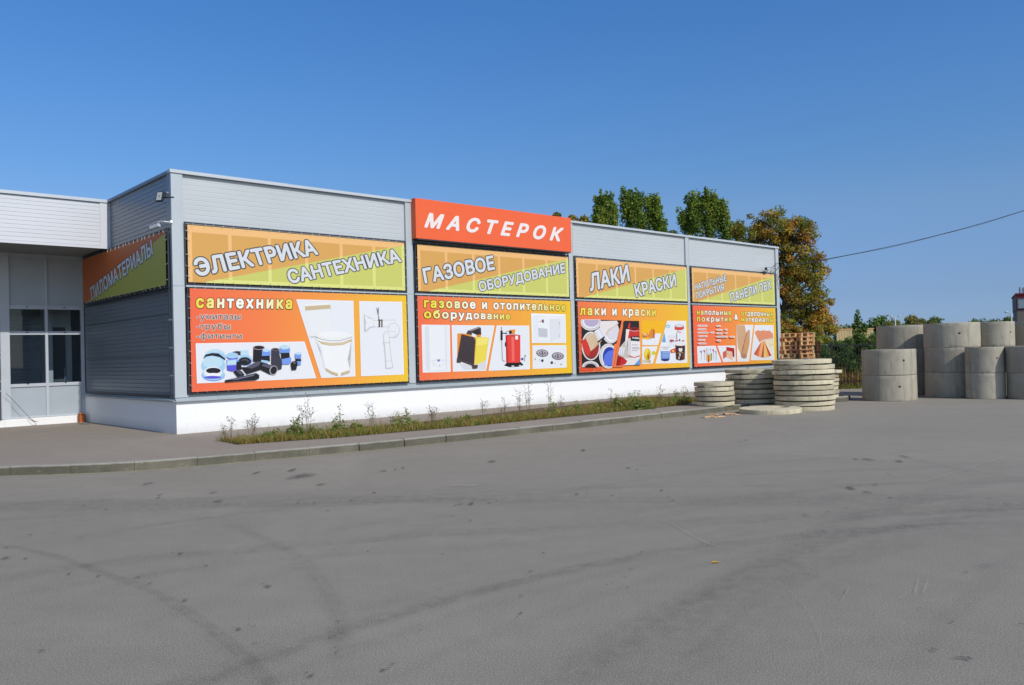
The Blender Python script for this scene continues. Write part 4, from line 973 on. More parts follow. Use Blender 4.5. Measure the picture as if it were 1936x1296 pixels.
A.done(root, org)
A = Art(*R5, .104)
A.poly((250,251,252),(510,840),(848,835),(860,1135),(622,1148)).poly(PAPER,(520,848),(840,844),(852,1128),(628,1140)).poly((190,44,44),(680,860),(830,885),(832,1060),(800,1040),(790,950),(680,930)).poly((214,110,84),(612,960),(680,925),(680,1050),(618,1090)).poly((238,196,164),(680,930),(790,950),(800,1115),(680,1055)).poly((150,30,34),(800,930),(832,940),(832,1060),(805,1045)).line((160,70,56),5,(680,928),(680,1052)).line((226,150,120),4,(690,990),(792,1020))
A.done(root, org)
A = Art(*R5, .104); WD = (214,160,112)
A.poly((250,251,252),(870,445),(1188,445),(1110,1135),(885,1140)).poly(PAPER,(1030,450),(1180,450),(1104,1128),(890,1132)).poly((222,180,138),(872,448),(1025,448),(1060,600),(960,1010),(895,880)).poly(WD,(1060,590),(1090,540),(1125,545),(1118,800),(1060,1060),(1000,1080),(960,1010)).line((140,72,50),9,(1060,595),(962,1005)).ell((150,90,70),1012,1035,54,44,20).ell(WD,1012,1033,44,34,20).ell((150,90,70),1012,1033,28,20,20).ell(WD,1012,1033,16,11,20)
for k in range(4): A.line((200,150,108),4,(900+k*38,460),(905+k*36,820+k*40))
A.done(root, org)
A = Art(*R5, .104)
A.poly((250,251,252),(1215,448),(1568,452),(1588,1108),(1140,1112)).poly(PAPER,(1222,456),(1560,460),(1578,1100),(1150,1104)).poly((234,150,110),(1210,585),(1270,545),(1330,560),(1380,545),(1430,560),(1490,550),(1560,610),(1565,690),(1400,720),(1300,770)).poly((244,226,186),(1400,740),(1570,700),(1572,810),(1470,860)).poly((246,234,200),(1480,870),(1572,815),(1574,900),(1510,945)).line((176,120,84),5,(1470,862),(1572,806)).line((176,120,84),5,(1400,738),(1570,700))
for k, c in enumerate(((214,90,64),(232,120,84),(246,180,120),(196,84,60),(248,206,130),(244,190,90),(206,80,70),(250,240,220))):
    a0 = math.radians(128 - k*9.5); a1 = math.radians(128 - (k+1)*9.5); f = lambda a: (1385 + math.cos(a)*330*.92, 745 + math.sin(a)*315)
    A.poly(c,(1340,760) if k < 3 else (1395,740),(1395,740) if k < 3 else (1410,760), f(a1), f(a0))
A.done(root, org)

# ------------------------------------------------------------------ lamps, cameras, cables on the shop
def wall_lamp():
    p = on_side(309, 372, .25); o = empty('floodlight', C0 + U*p.x + N*p.y + Vector((0, 0, p.z)), AZ); tag(o, 'black floodlight with a pale square glass on the side wall near the roof', 'lamp')
    q = MB(); q.box(-.05, .03, -.11, .11, -.15, .15, b=.012); h = q.build('housing', M['rubber_black'], o); h.rotation_euler = (0, .25, .55); h.location = (-.05, .1, 0); o.scale = (.8, .8, .8)
    q = MB(); q.box(-.0545, -.0505, -.082, .082, -.12, .12); g = q.build('lens', simple('lamp_glass', rgb(200, 205, 205, .7), .2, 0, .1, 20, 0, .6), h)
    q = MB(); q.box(-.056, -.0547, -.03, .03, -.04, .04); q.build('chip', ink(150,150,140), h)
    q = MB(); q.tube([(.0, .05, -.02), (.08, -.08, -.03), (.24, -.16, -.02)], .022, 8); q.box(.0, .10, -.20, -.10, -.05, .09, b=.01); q.build('bracket', M['dark_tube'], o)
    q = MB(); q.tube([(.06, -.15, .0), (.06, -.15, .11)], .03, 10); q.build('sensor', M['frame_white'], o)
wall_lamp()
def cctv(name, p, rz, label, tilt=.1, s=1.0):
    o = empty(name, p, rz); tag(o, label, 'camera', 'security cameras on the shop'); o.scale = (s, s, s)
    q = MB(); q.box(-.40, -.10, -.05, .05, -.05, .045, b=.015); q.box(-.44, -.08, -.06, .06, .047, .06, b=.004); b = q.build('housing', M['frame_white'], o); b.rotation_euler = (0, -tilt, 0)
    q = MB(); q.tube([(-.401, 0, 0), (-.42, 0, 0)], .04, 12); q.build('lens', M['rubber_black'], b)
    q = MB(); q.tube([(-.2, 0, .03), (-.06, 0, .05), (.05, .0, .04), (.12, .10, .03)], .02, 8); q.build('arm', M['frame_white'], o)
    q = MB(); q.tube([(.12, .10, .03), (.14, .13, .03)], .055, 12); q.build('base', M['steel'], o)
p = on_side(308, 423, .2); cctv('security_camera', C0 + U*p.x + N*p.y + Vector((0, 0, p.z)), AZ - 1.15, 'white tubular security camera above the shaded side banner', .18, 1.0)
p = on_facade(1457, 508, .2); cctv('security_camera', C0 + U*p.x + N*p.y + Vector((0, 0, p.z)), AZ + .15, 'white tubular security camera at the far end of the facade', .1, 1.3)
q = MB()
for pts in (((1447,506),(1446,514),(1447,520)), ((1462,512),(1468,520),(1470,535),(1472,548)), ((1462,505),(1466,499),(1472,498),(1473,505),(1468,511),(1462,507)), ((1470,505),(1474,512),(1473,520),(1471,530)), ((1460,510),(1456,516),(1458,521))):
    q.tube([tuple(on_facade(x, y, .1+.03*(k % 2))) for k, (x, y) in enumerate(pts)], .012, 5)
o = q.build('camera_cable', M['rubber_black']); o.location = C0; o.rotation_euler = (0, 0, AZ); tag(o, 'looped black cables beside the camera at the far end of the facade', 'cable')
# power line leaving the far corner
P0 = C0 + U*(LEN-.02) - N*.06 + Vector((0, 0, on_facade(1473, 505, .06).z))
P1 = at_depth(2150, 318, 46)
q = MB(); pts = []
for k in range(41):
    t_ = k/40; p = P0.lerp(P1, t_); p.z -= .62*4*t_*(1-t_); pts.append(tuple(p))
q.tube(pts, .015, 6); q.tube([(x, y, z-.03-.014*math.sin(i*.7)) for i, (x, y, z) in enumerate(pts)], .009, 5)
o = q.build('power_line', M['rubber_black'], smooth=True); tag(o, 'black overhead cable running from the far corner of the shop across the sky', 'cable')

# ------------------------------------------------------------------ concrete rings
def ring_mesh(R, Hh, th, seed, hole):
    r = random.Random(seed); nseg = 72; zs_ = [0, .012, .10, .2, .30, .41, .43, .49, .6, .7, Hh-.016, Hh]
    q = MB(); ex = .82; ov = r.uniform(-.006, .006)
    def rad(j, z, i):
        a = 2*PI*j/nseg; b = R + ov*math.cos(2*a) + .003*mnoise.noise(Vector((math.cos(a)*3, math.sin(a)*3, z*3 + seed*7)))
        if i in (0, len(zs_)-1): b -= .008 + .026*max(0, mnoise.noise(Vector((math.cos(a)*7, math.sin(a)*7, seed*3.3 + z))))
        return b
    for i, z in enumerate(zs_):
        for j in range(nseg):
            a = 2*PI*j/nseg; b = rad(j, z, i); q.v.append((math.cos(a)*b, math.sin(a)*b, z))
    no = len(q.v)
    for z in (0, Hh):
        for j in range(nseg): a = 2*PI*j/nseg; q.v.append((math.cos(a)*(R-th), math.sin(a)*(R-th), z))
    hj = hole
    for i in range(len(zs_)-1):
        for j in range(nseg):
            j2 = (j+1) % nseg
            if i == 6 and j == hj: continue
            q.f.append((i*nseg+j, i*nseg+j2, (i+1)*nseg+j2, (i+1)*nseg+j)); q.m.append(0)
    top = (len(zs_)-1)*nseg
    for j in range(nseg):
        j2 = (j+1) % nseg
        q.f.append((top+j, top+j2, no+nseg+j2, no+nseg+j)); q.m.append(0)
        q.f.append((no+j, no+j2, j2, j)); q.m.append(0)
        q.f.append((no+j2, no+j, no+nseg+j, no+nseg+j2)); q.m.append(0)
    # pocket of the lifting hole
    j2 = (hj+1) % nseg; c = [6*nseg+hj, 6*nseg+j2, 7*nseg+j2, 7*nseg+hj]; i0 = len(q.v)
    for k in c: x, y, z = q.v[k]; f = (R-th*.9)/R; q.v.append((x*f, y*f, z))
    for k in range(4): k2 = (k+1) % 4; q.f.append((c[k], c[k2], i0+k2, i0+k)); q.m.append(0)
    q.f.append((i0, i0+1, i0+2, i0+3)); q.m.append(0)
    return q
RH = .82
ORD = ['bottom', 'middle', 'top']
def hole_idx(cx, cy, pxo):   # which facet faces the camera, shifted sideways
    a = math.atan2(-cy, -cx) + pxo
    return int(round(a / (2*PI) * 72)) % 72
stacks = [  # px centre, depth, radius, count, holes (angle from the camera direction), label
 ('two ring stack at the left front', 1681, 27.0, .815, 2, (.32, .47)),
 ('three ring stack behind the left front one', 1709, 30.0, .865, 3, (2.0, .95, 2.0)),
 ('wide three ring stack second from left along the top', 1801.5, 28.1, .855, 3, (2.2, 2.4, .22)),
 ('narrow two ring stack in front of the wide stack', 1863, 26.6, .56, 2, (2.0, .62)),
 ('narrow three ring stack behind the narrow front one', 1884, 28.1, .575, 3, (2., 2.2, .85)),
 ('two ring stack cut by the right edge of the picture', 1957.5, 25.95, .80, 2, (2.2, 2.4)),
 ('three ring stack at the right edge behind the front row', 1962, 28.4, .815, 3, (2.1, 2.3, 2.5)),
 ('half hidden stack between wide and narrow ones', 1838, 30.2, .83, 3, (2.1, 2.3, 2.5)),
]
for si, (lab, px, Y, R, n, holes) in enumerate(stacks):
    cx = (px - 968)/FPX*Y*1.0; 
    p = at_depth(px, 700, Y); cx = p.x
    for k in range(n):
        q = ring_mesh(R, RH-.004, .09, si*5+k, hole_idx(cx, Y, holes[k]))
        o = q.build('concrete_ring', M['concrete_ring'], smooth=False)
        o.data.polygons.foreach_set('use_smooth', [True]*len(o.data.polygons))
        fix_normals(o); o.data.set_sharp_from_angle(angle=.6)
        o.location = (cx + random.uniform(-.012, .012), Y + random.uniform(-.012, .012), k*RH)
        nm = ('bottom' if k == 0 else 'top') if n == 2 else ORD[k]
        tag(o, '%s ring of the %s' % (nm, lab), 'concrete ring', 'stacked concrete rings')

# ------------------------------------------------------------------ concrete slabs
def slab(R, th, seed, hole=None, loc=(0, 0, 0)):
    r = random.Random(seed); n = 64; q = MB(); prof = [(0, -.003), (.006, 0), (th*.5, .002), (th-.008, 0), (th, -.006)]
    def rr(j, z, k):
        a = 2*PI*j/n; v = mnoise.noise(Vector((math.cos(a)*2.2, math.sin(a)*2.2, seed*1.7)))*.010 + mnoise.noise(Vector((math.cos(a)*9, math.sin(a)*9, seed*2.9+z*12)))*.006
        if k in (0, 4): v -= .022*max(0, mnoise.noise(Vector((math.cos(a)*5, math.sin(a)*5, seed*3.7+k)))-.15)
        return R + v
    for k, (z, d) in enumerate(prof):
        for j in range(n): a = 2*PI*j/n; b = rr(j, z, k) + d; q.v.append((math.cos(a)*b, math.sin(a)*b, z + .004*mnoise.noise(Vector((math.cos(a)*3, math.sin(a)*3, seed + z)))))
    for k in range(4):
        for j in range(n): j2 = (j+1) % n; q.f.append((k*n+j, k*n+j2, (k+1)*n+j2, (k+1)*n+j)); q.m.append(0)
    hr, hx, hy = hole if hole else (.29, .0, .0)
    i0 = len(q.v)
    for z in (0, th):
        for j in range(n): a = 2*PI*j/n; q.v.append((hx+math.cos(a)*hr, hy+math.sin(a)*hr, z))
    for j in range(n):
        j2 = (j+1) % n; t_ = 4*n
        q.f.append((t_+j, t_+j2, i0+n+j2, i0+n+j)); q.f.append((i0+j, i0+j2, j2, j)); q.f.append((i0+j2, i0+j, i0+n+j, i0+n+j2)); q.m += [0, 0, 0]
    o = q.build('concrete_slab', M['concrete_slab']); o.data.polygons.foreach_set('use_smooth', [True]*len(o.data.polygons)); fix_normals(o); o.data.set_sharp_from_angle(angle=.4)
    o.location = loc; return o
NTH = ['bottom', 'second', 'third', 'fourth', 'fifth', 'sixth', 'seventh', 'eighth', 'ninth', 'tenth', 'eleventh']
def slab_stack(px, Y, R, n, z0, pitch, desc, seed, jit=.03, special=None):
    c = at_depth(px, 720, Y); r = random.Random(seed); z = z0
    for k in range(n):
        dx, dy = r.uniform(-jit, jit), r.uniform(-jit, jit); RR = R + (r.uniform(-.016, .012))
        if special and k in special: dx += special[k][0]; RR += special[k][1]
        th = pitch - .032
        o = slab(RR, th, seed*20+k, (.3 if R > .7 else .2, .0, .25 if R > .7 else .1), (c.x+dx, c.y+dy, z+.001)); o.rotation_euler = (r.uniform(-.011, .011), r.uniform(-.011, .011), r.uniform(0, 6.28))
        nm = 'top' if k == n-1 else NTH[k] + ('' if k == 0 else ' from the bottom')
        tag(o, '%s slab %s' % ('%s' % nm, desc), 'concrete slab', 'stacked concrete slabs')
        z += pitch
    return c
slab_stack(1519.5, 23.98, .835, 10, 0.0, .146, 'of the tallest stack, nearest the yard', 1, .03, {9: (-.05, .0), 7: (0, .02)})
slab_stack(1349.5, 24.5, .575, 5, PZ+.015, .141, 'of the short stack on the pavement by the weeds', 2, .015)
slab_stack(1424, 25.6, .84, 8, 0.0, .148, 'of the half shaded stack behind the loose slab', 3, .022)
slab_stack(1549.5, 27.0, .57, 7, PZ, .130, 'of the stack hidden behind the tallest one', 4, .02, {6: (.07, .03)})
c = on_ground(1456.5, 780.5, 0)
o = slab(.835, .125, 77, (.26, .36, .14), (c.x, c.y, .008)); o.rotation_euler = (.012, -.01, .1); tag(o, 'loose round concrete slab with an off-centre hole lying flat on the asphalt', 'concrete slab')

# splinters of wood by the kerb
SPL = ['longest pale', 'short flat', 'thin curved', 'broad split', 'narrow dark edged', 'small triangular', 'bent', 'long ragged', 'stubby', 'half buried', 'tilted', 'flat square ended', 'pointed', 'crumbled']
random.seed(21)
for k in range(14):
    px, py = 1334 + k*4.4 + random.uniform(-3, 3), 790 - k*.55 + random.uniform(-3, 2.5); p = on_ground(px, py, 0)
    q = MB(); l = random.uniform(.08, .22); w_ = random.uniform(.02, .045)
    q.v += [(-l,-w_*.6,.002),(l*.7,-w_,.002),(l,0,.002),(l*.6,w_,.002),(-l*.9,w_*.7,.002)]; q.v += [(x*.96,y*.9,z+.016) for x, y, z in q.v[:5]]
    q.f += [(0,1,6,5),(1,2,7,6),(2,3,8,7),(3,4,9,8),(4,0,5,9),(5,6,7,8,9)]; q.m += [0]*6
    o = q.build('wood_splinter', M['wood']); o.location = p + Vector((0, 0, .002)); o.rotation_euler = (random.uniform(-.2, .2), random.uniform(-.25, .1), random.uniform(0, 6.28))
    tag(o, 'pale wood splinter among the scraps strewn at the kerb foot', 'wood scrap', 'wood splinters at the kerb foot')
p = on_ground(1353, 1065); q = MB(); q.v += [(-.05,0,.004),(-.01,-.02,.012),(.05,0,.006),(-.01,.02,.014)]; q.f += [(0,1,2,3)]; q.m += [0]
o = q.build('fallen_leaf', simple('yellow_leaf', rgb(216, 170, 60, .8), .7)); o.location = p; tag(o, 'small yellow fallen leaf alone on the open asphalt', 'leaf')

# ------------------------------------------------------------------ pallets
def pallet_proto():
    o = empty('wooden_pallet', (0, 0, 0)); w_, d, h = .54, .90, .163
    q = MB()
    for k in range(6): y = -d/2 + k*(d-.12)/5; q.box(-w_/2, w_/2, y, y+.12, h-.018, h)
    q.build('deck', M['wood'], o)
    for x in (-w_/2+.04, 0, w_/2-.04):
        q = MB(); q.box(x-.034, x+.034, -d/2, d/2, h-.036, h-.0195); q.build('stringer', M['wood'], o)
        for y in (-d/2+.06, 0, d/2-.06): q = MB(); q.box(x-.034, x+.034, y-.058, y+.058, .0185, h-.0375); q.build('block', M['wood'], o)
        q = MB(); q.box(x-.042, x+.042, -d/2-.002, d/2+.002, .0, .017); q.build('runner', M['wood'], o)
    q = MB(); q.box(-w_/2-.002, w_/2+.002, -d/2-.003, -d/2+.09, .001, .0178); q.build('bottom_board', M['wood'], o)
    return o
proto = pallet_proto(); first = True
LVL = ['bottom', 'second', 'third', 'fourth', 'fifth', 'sixth', 'seventh', 'eighth', 'ninth', 'tenth', 'eleventh', 'twelfth', 'thirteenth', 'fourteenth', 'fifteenth']
random.seed(11)
for (px, n, nm, skip) in ((1491.5, 14, 'ragged stack next to the shop', {12}), (1524, 14, 'straighter stack beside the fence', set())):
    base = at_depth(px, 690, 34.0 if nm.startswith('rag') else 33.6); zz = .004
    for k in range(n):
        o = proto if first else copy_tree(proto); first = False
        ragged = .05 if nm.startswith('rag') else .02
        o.location = (base.x + random.uniform(-ragged, ragged), base.y + random.uniform(-.05, .05), zz); zz += .168
        o.rotation_euler = (0, 0, -.16 + random.uniform(-.04, .04)*(3 if nm.startswith('rag') else 1))
        lv = 'topmost' if k == n-1 else LVL[k] + ('' if k == 0 else ' from the ground')
        tag(o, 'wooden pallet, %s in the %s' % (lv, nm), 'pallet', 'stacked wooden pallets')

# ------------------------------------------------------------------ fence, barrier
f = empty('railing_fence', (12.4, FY, 0)); tag(f, 'black metal railing fence of thin upright bars behind the yard', 'fence')
xs = [0, .55, 2.2+.0, 4.7, 7.2, 9.7, 12.2]
x_post = [at_depth(1573.5, 700, FY).x - 12.4 + 2.6*k for k in range(-1, 5)]
for x in x_post:
    if x < -.2: continue
    q = MB(); q.box(x-.04, x+.04, -.04, .04, 0, 1.98, b=.006); q.build('post', M['fence_black'], f)
for z in (.30, 1.78):
    q = MB(); q.box(.0, 11.5, -.02, .02, z, z+.045); q.build('rail', M['fence_black'], f)
q = MB(); x = .02
while x < 11.4: q.box(x-.009, x+.009, -.009, .009, .1, 1.93); x += .125
q.build('bars', M['fence_black'], f)
q = MB()
for k in range(1, 15):  # return leg to the shop's far corner
    q.box(-.009, .009, k*.2-.009, k*.2+.009, .1, 1.93)
q.box(-.02, .02, .03, 3.0, .30, .345); q.box(-.02, .02, .03, 3.0, 1.78, 1.825); q.build('return_panel', M['fence_black'], f)
b0 = at_depth(1546, 690, 33.2); o = empty('rusty_barrier', (b0.x, b0.y, 0)); tag(o, 'rusty red post with a thin horizontal bar before the pallets', 'barrier')
q = MB(); q.box(-.035, .035, -.035, .035, 0, 1.98); q.build('post', M['rust'], o)
q = MB(); q.tube([(.14, -.05, 1.60), (-1.1, -.05, 1.66)], .02, 8); q.build('bar', M['rust'], o)

# ------------------------------------------------------------------ vegetation
def leaf_cloud(mb, clumps, n, size, pal, rnd, asp=.6, droop=0.0, vz=.8):
    """clumps: (x,y,z,radius,weight); many small leaf faces around each clump"""
    if mb.col is None: mb.col = []
    tot = sum(c[4] for c in clumps)
    for (cx, cy, cz, cr, wt) in clumps:
        base = rnd.choice(pal); kk = rnd.uniform(.72, 1.25); m_ = int(n*wt/tot)
        for _ in range(m_):
            while True:
                d = (rnd.uniform(-1, 1), rnd.uniform(-1, 1), rnd.uniform(-1, 1)); l2 = d[0]**2+d[1]**2+d[2]**2
                if .02 < l2 < 1: break
            s_ = cr*rnd.uniform(.75, 1.12); p = (cx+d[0]*s_, cy+d[1]*s_, cz+d[2]*s_*vz)
            nn = Vector((rnd.gauss(0, .6)+d[0]*.7, rnd.gauss(0, .6)+d[1]*.7, rnd.gauss(0, .6)+d[2]*.5+.45)); nn.normalize(); a = nn.orthogonal(); a.normalize(); a.rotate(Matrix.Rotation(rnd.uniform(0, 6.28), 3, nn)); b = nn.cross(a); c_ = nn
            l = size*rnd.uniform(.6, 1.35); ww = l*asp*.5; i = len(mb.v)
            for q_ in ((a*(-l*.5)), (b*ww + c_*ww*.25), (a*(l*.5)), (b*(-ww) + c_*ww*.25)): mb.v.append((p[0]+q_.x, p[1]+q_.y, p[2]+q_.z))
            mb.f.append((i, i+1, i+2, i+3)); mb.m.append(0)
            j = kk*rnd.uniform(.8, 1.2); col = (base[0]*j, base[1]*j, base[2]*j); mb.col += [col]*4
def shell_clumps(blobs, per, cr, rnd):
    out = []
    for (x, y, z, rx, ry, rz, wt) in blobs:
        for _ in range(int(per*wt)):
            d = Vector((rnd.gauss(0, 1), rnd.gauss(0, 1), rnd.gauss(0, 1))); d.normalize(); k = rnd.uniform(.30, 1.0)**.5*(rnd.choice((1, 1, 1.08, 1.22)) if cr < .45 else rnd.choice((1, 1, 1, 1.12)))
            s_ = cr*rnd.uniform(.55, 1.3); out.append((x+d.x*rx*k, y+d.y*ry*k, z+d.z*rz*k, s_, s_**2))
    return out
LK = 1.68
def G_(*l): return [rgb(r_, g_, b_, LK)[:3] for r_, g_, b_ in l]
GREEN = G_((70,92,38),(84,104,44),(58,80,34),(98,114,48),(76,100,52)); POP = G_((78,98,38),(98,114,42),(116,124,46),(84,104,42)); POP_OLD = G_((66,88,40),(80,100,42),(96,112,44),(56,78,40),(110,120,46))
AUT = G_((144,104,40),(116,108,40),(130,106,40),(102,104,40),(138,116,46),(88,96,36),(140,104,40),(108,100,38),(124,112,48),(94,100,40)); AUT_OLD = G_((140,112,38),(164,112,40),(120,110,40),(152,128,48),(104,106,40),(176,120,46),(132,104,44),(92,98,36)); YEL = G_((112,112,58),(100,106,54),(122,110,60),(104,98,54)); YEL_OLD = G_((150,140,54),(170,150,60),(130,132,50),(176,136,56))
DIM = G_((78,96,52),(92,108,60),(70,88,50),(104,114,66))
def tree(name, base, label, blobs, per, cr, nleaf, size, pal, seed, group='trees beyond the shop', trunk=.22, limbs=14, vz=.8):
    rnd = random.Random(seed); o = empty(name, base); tag(o, label, 'tree', group)
    cl = shell_clumps(blobs, per, cr, rnd)
    if vz > 1:                                   # upright shoots that break up the outline
        zt = sorted(c_[2] for c_ in cl)[int(len(cl)*.45)]
        for c_ in [c_ for c_ in cl if c_[2] > zt]:
            if rnd.random() < .5: r_ = rnd.uniform(.09, .16); cl.append((c_[0]+rnd.uniform(-.35, .35), c_[1]+rnd.uniform(-.35, .35), c_[2]+rnd.uniform(.35, .95), r_, r_*r_*1.6))
    q = MB(); leaf_cloud(q, cl, nleaf, size, pal, rnd, vz=vz); q.build('crown', M['leaves'], o)
    q = MB(); top = max(b[2]+b[5]*.6 for b in blobs); x0 = sum(b[0] for b in blobs)/len(blobs); y0 = sum(b[1] for b in blobs)/len(blobs)
    tp = [(x0*.0, 0, 0)] + [(x0*t_+rnd.uniform(-.15, .15), y0*t_+rnd.uniform(-.15, .15), top*t_) for t_ in (.2, .4, .6, .8, .97)]
    q.tube(tp, [trunk*(1-.17*k) for k in range(6)], 8)
    for k in range(limbs):
        c_ = rnd.choice(cl); zt = min(top*.85, max(top*.15, c_[2]-rnd.uniform(.6, 2.2)*top*.12)); t_ = zt/top
        s_ = Vector((x0*t_, y0*t_, zt)); e = Vector(c_[:3]); mid = s_.lerp(e, .5)+Vector((0, 0, .08*top*.3)); q.tube([s_, mid, e], [trunk*.4, trunk*.25, trunk*.08], 5)
    q.build('trunk', M['bark'], o); return o
def pxz(px, py, Y): p = at_depth(px, py, Y); return p
def crown_px(blist, Y, bx, depth_k=1.0):
    """ellipsoids given as (px, py, rx_px, ry_px, weight) at depth Y, relative to the tree's base point"""
    base = at_depth(bx, 700, Y); base.z = 0; k = Y/FPX; out = []
    for (x, y, rx, ry, wt) in blist:
        p = at_depth(x, y, Y); out.append((p.x-base.x, random.uniform(-.3, .3)*rx*k, p.z, rx*k, rx*k*depth_k, ry*k, wt))
    return base, out
random.seed(5)
# big autumn tree right of the shop
base, bl = crown_px([(1462,432,48,32,1.3),(1512,440,34,30,1.1),(1420,440,32,24,.8),(1500,490,38,36,1.3),(1450,500,45,45,1),(1535,510,26,26,.9),(1512,545,42,38,1.3),(1470,570,50,45,1),(1540,575,34,30,1.1),(1548,610,32,26,1.1),(1500,620,55,34,1.3),(1440,600,50,50,.6)], 58, 1485)
tree('autumn_tree', base, 'large ragged tree turning brown and gold beyond the far end of the shop', bl, 46, .44, 42000, .165, AUT, 31, trunk=.32, limbs=40)
# poplars over the roof
base, bl = crown_px([(1135,388,8,10,.5),(1143,384,6,10,.4),(1152,390,9,9,.5),(1142,402,17,14,1),(1140,420,20,16,1.1),(1160,412,6,18,.5),(1150,470,26,36,.9),(1150,540,24,50,.4)], 72, 1146)
tree('poplar_tree', base, 'dark green poplar top over the roof, the leftmost of the three', bl, 30, .30, 9500, .22, POP, 32, vz=2.0)
base, bl = crown_px([(1184,382,7,11,.5),(1196,380,7,10,.5),(1207,386,7,9,.4),(1192,398,14,12,.9),(1200,418,22,20,1.2),(1228,386,6,10,.4),(1238,392,8,12,.6),(1236,412,15,18,1),(1246,430,11,14,.8),(1258,432,4,12,.3),(1215,470,42,40,1),(1215,540,38,50,.4)], 73, 1215)
tree('poplar_tree', base, 'wide dark green poplar with two tops over the roof, the middle one', bl, 30, .30, 14000, .22, POP, 33, vz=2.3)
base, bl = crown_px([(1308,386,7,12,.5),(1320,392,8,12,.5),(1338,382,8,9,.5),(1352,390,10,12,.6),(1366,396,6,10,.4),(1312,408,13,14,.9),(1345,410,20,16,1),(1335,428,32,18,1.2),(1300,424,12,14,.7),(1290,414,4,5,.2),(1370,424,11,18,.7),(1380,440,10,10,.6),(1340,465,46,36,1.2),(1340,540,38,50,.4)], 66, 1340)
tree('poplar_tree', base, 'sunlit bushy poplar over the roof beside the autumn tree', bl, 30, .29, 14000, .21, POP, 34, vz=2.3)
for k, (px, py, rx, pal, lab) in enumerate(((1052,404,10,YEL,'small brownish tree top showing just above the red sign'), (1082,409,12,YEL,'small yellow tree top right above the end of the red sign'), (1104,410,11,AUT,'small golden tree top left of the leftmost poplar'), (1272,437,8,DIM,'thin grey green tree top between the two poplars'), (1398,425,10,AUT,'sparse tree top between the sunlit poplar and autumn tree'))):
    base, bl = crown_px([(px,py+5,rx*.4,4,.5),(px,py+13,rx*.8,7,1),(px,py+60,rx*1.8,40,1.0),(px,py+130,rx*1.5,40,.5)], 85, px)
    tree('distant_tree', base, lab, bl, 26, .34, 2600, .26, pal, 40+k, trunk=.16, limbs=8)
# distant line of trees
FAR = [(1597,622,26,14,DIM,'low green tree left of the sapling on the skyline'), (1640,626,20,18,DIM,'low dark tree behind the sapling'), (1661,608,20,16,GREEN,'round dark green tree left of the far street lamp'), (1686,612,14,12,YEL,'yellowish tree behind the far left street lamp'),
       (1722,603,12,14,YEL,'rounded yellow green tree right of the far left street lamp'), (1741,608,10,12,YEL,'small yellow tree between taller ones on the skyline'), (1765,606,13,13,DIM,'sparse grey green tree left of the gap in the skyline'), (1752,616,18,8,AUT,'low brownish bushes under the sparse skyline tree'),
       (1838,609,16,9,DIM,'flat green tree left of the red building'), (1857,608,18,9,DIM,'broad flat green tree second from the red building'), (1884,609,16,10,DIM,'rounded green tree near the red building'), (1908,606,10,14,DIM,'tree touching the red building'), (1705,618,20,9,DIM,'low hedge like tree over the left rings')]
for k, (px, py, rx, ry, pal, lab) in enumerate(FAR):
    Y = 150 + (k*37 % 50); py += 7
    base, bl = crown_px([(px-rx*.35,py+1,rx*.6,ry*.8,1),(px+rx*.3,py-1,rx*.6,ry*.9,1),(px,py+ry*.9,rx,ry,1.2),(px,py+ry*1.9,rx*.9,ry*.9,.8)], Y, px)
    tree('distant_tree', base, lab, bl, 30, .75, 3000, .46, pal, 60+k, 'trees on the far skyline', trunk=.2, limbs=6)
# sapling with a thin leader
base, bl = crown_px([(1620,594,1.5,6,.4),(1621,604,2.5,6,.45),(1629,611,5,3,.4),(1617,615,5,5,.6),(1634,617,5,5,.6),(1624,625,14,6,1.1),(1625,642,12,12,.8)], 48, 1623)
tree('sapling', base, 'young tree with a thin upright leader above the fence', bl, 16, .17, 700, .16, GREEN, 90, trunk=.06, limbs=10)
# shrubs behind the fence
SHR = [(1545,655,32,34,G_((112,112,44),(130,118,46),(96,104,40)),38.5,'yellowing shrub behind the pallets'), (1590,668,28,30,GREEN,37.6,'dark green shrub behind the fence left of the pale wall'), (1622,662,24,30,GREEN,38.6,'tall dark shrub before the pale wall'), (1650,668,22,32,GREEN,37.8,'dark shrub beside the concrete rings'), (1606,690,30,26,G_((52,74,36),(66,88,44),(48,70,40)),36.6,'low deep green shrub close to the fence'), (1560,690,30,30,GREEN,36.9,'green shrub left of the fence post'), (1690,660,26,30,GREEN,40,'green shrub hidden behind the left rings'), (1500,640,30,30,AUT,41,'brownish shrub between the shop and pallets')]
for k, (px, py, rx, ry, pal, Y, lab) in enumerate(SHR):
    base, bl = crown_px([(px-rx*.4,py+2,rx*.6,ry*.75,1),(px+rx*.4,py-2,rx*.6,ry*.8,1),(px,py-ry*.3,rx*.5,ry*.7,1),(px,py+ry*.7,rx*.9,ry*.7,1)], Y, px)
    rnd = random.Random(100+k); o = empty('shrub', base); tag(o, lab, 'shrub', 'shrubs behind the fence')
    cl = shell_clumps(bl, 18, .2, rnd); q = MB(); leaf_cloud(q, cl, 5200, .105, pal, rnd, .45); q.build('foliage', M['leaves'], o)
    q = MB()
    for j in range(9):
        c_ = rnd.choice(cl); q.tube([(rnd.uniform(-.15, .15), rnd.uniform(-.1, .1), 0), (c_[0]*.5, c_[1]*.5, c_[2]*.55), c_[:3]], [.02, .014, .005], 4)
    q.build('stem', M['bark'], o)
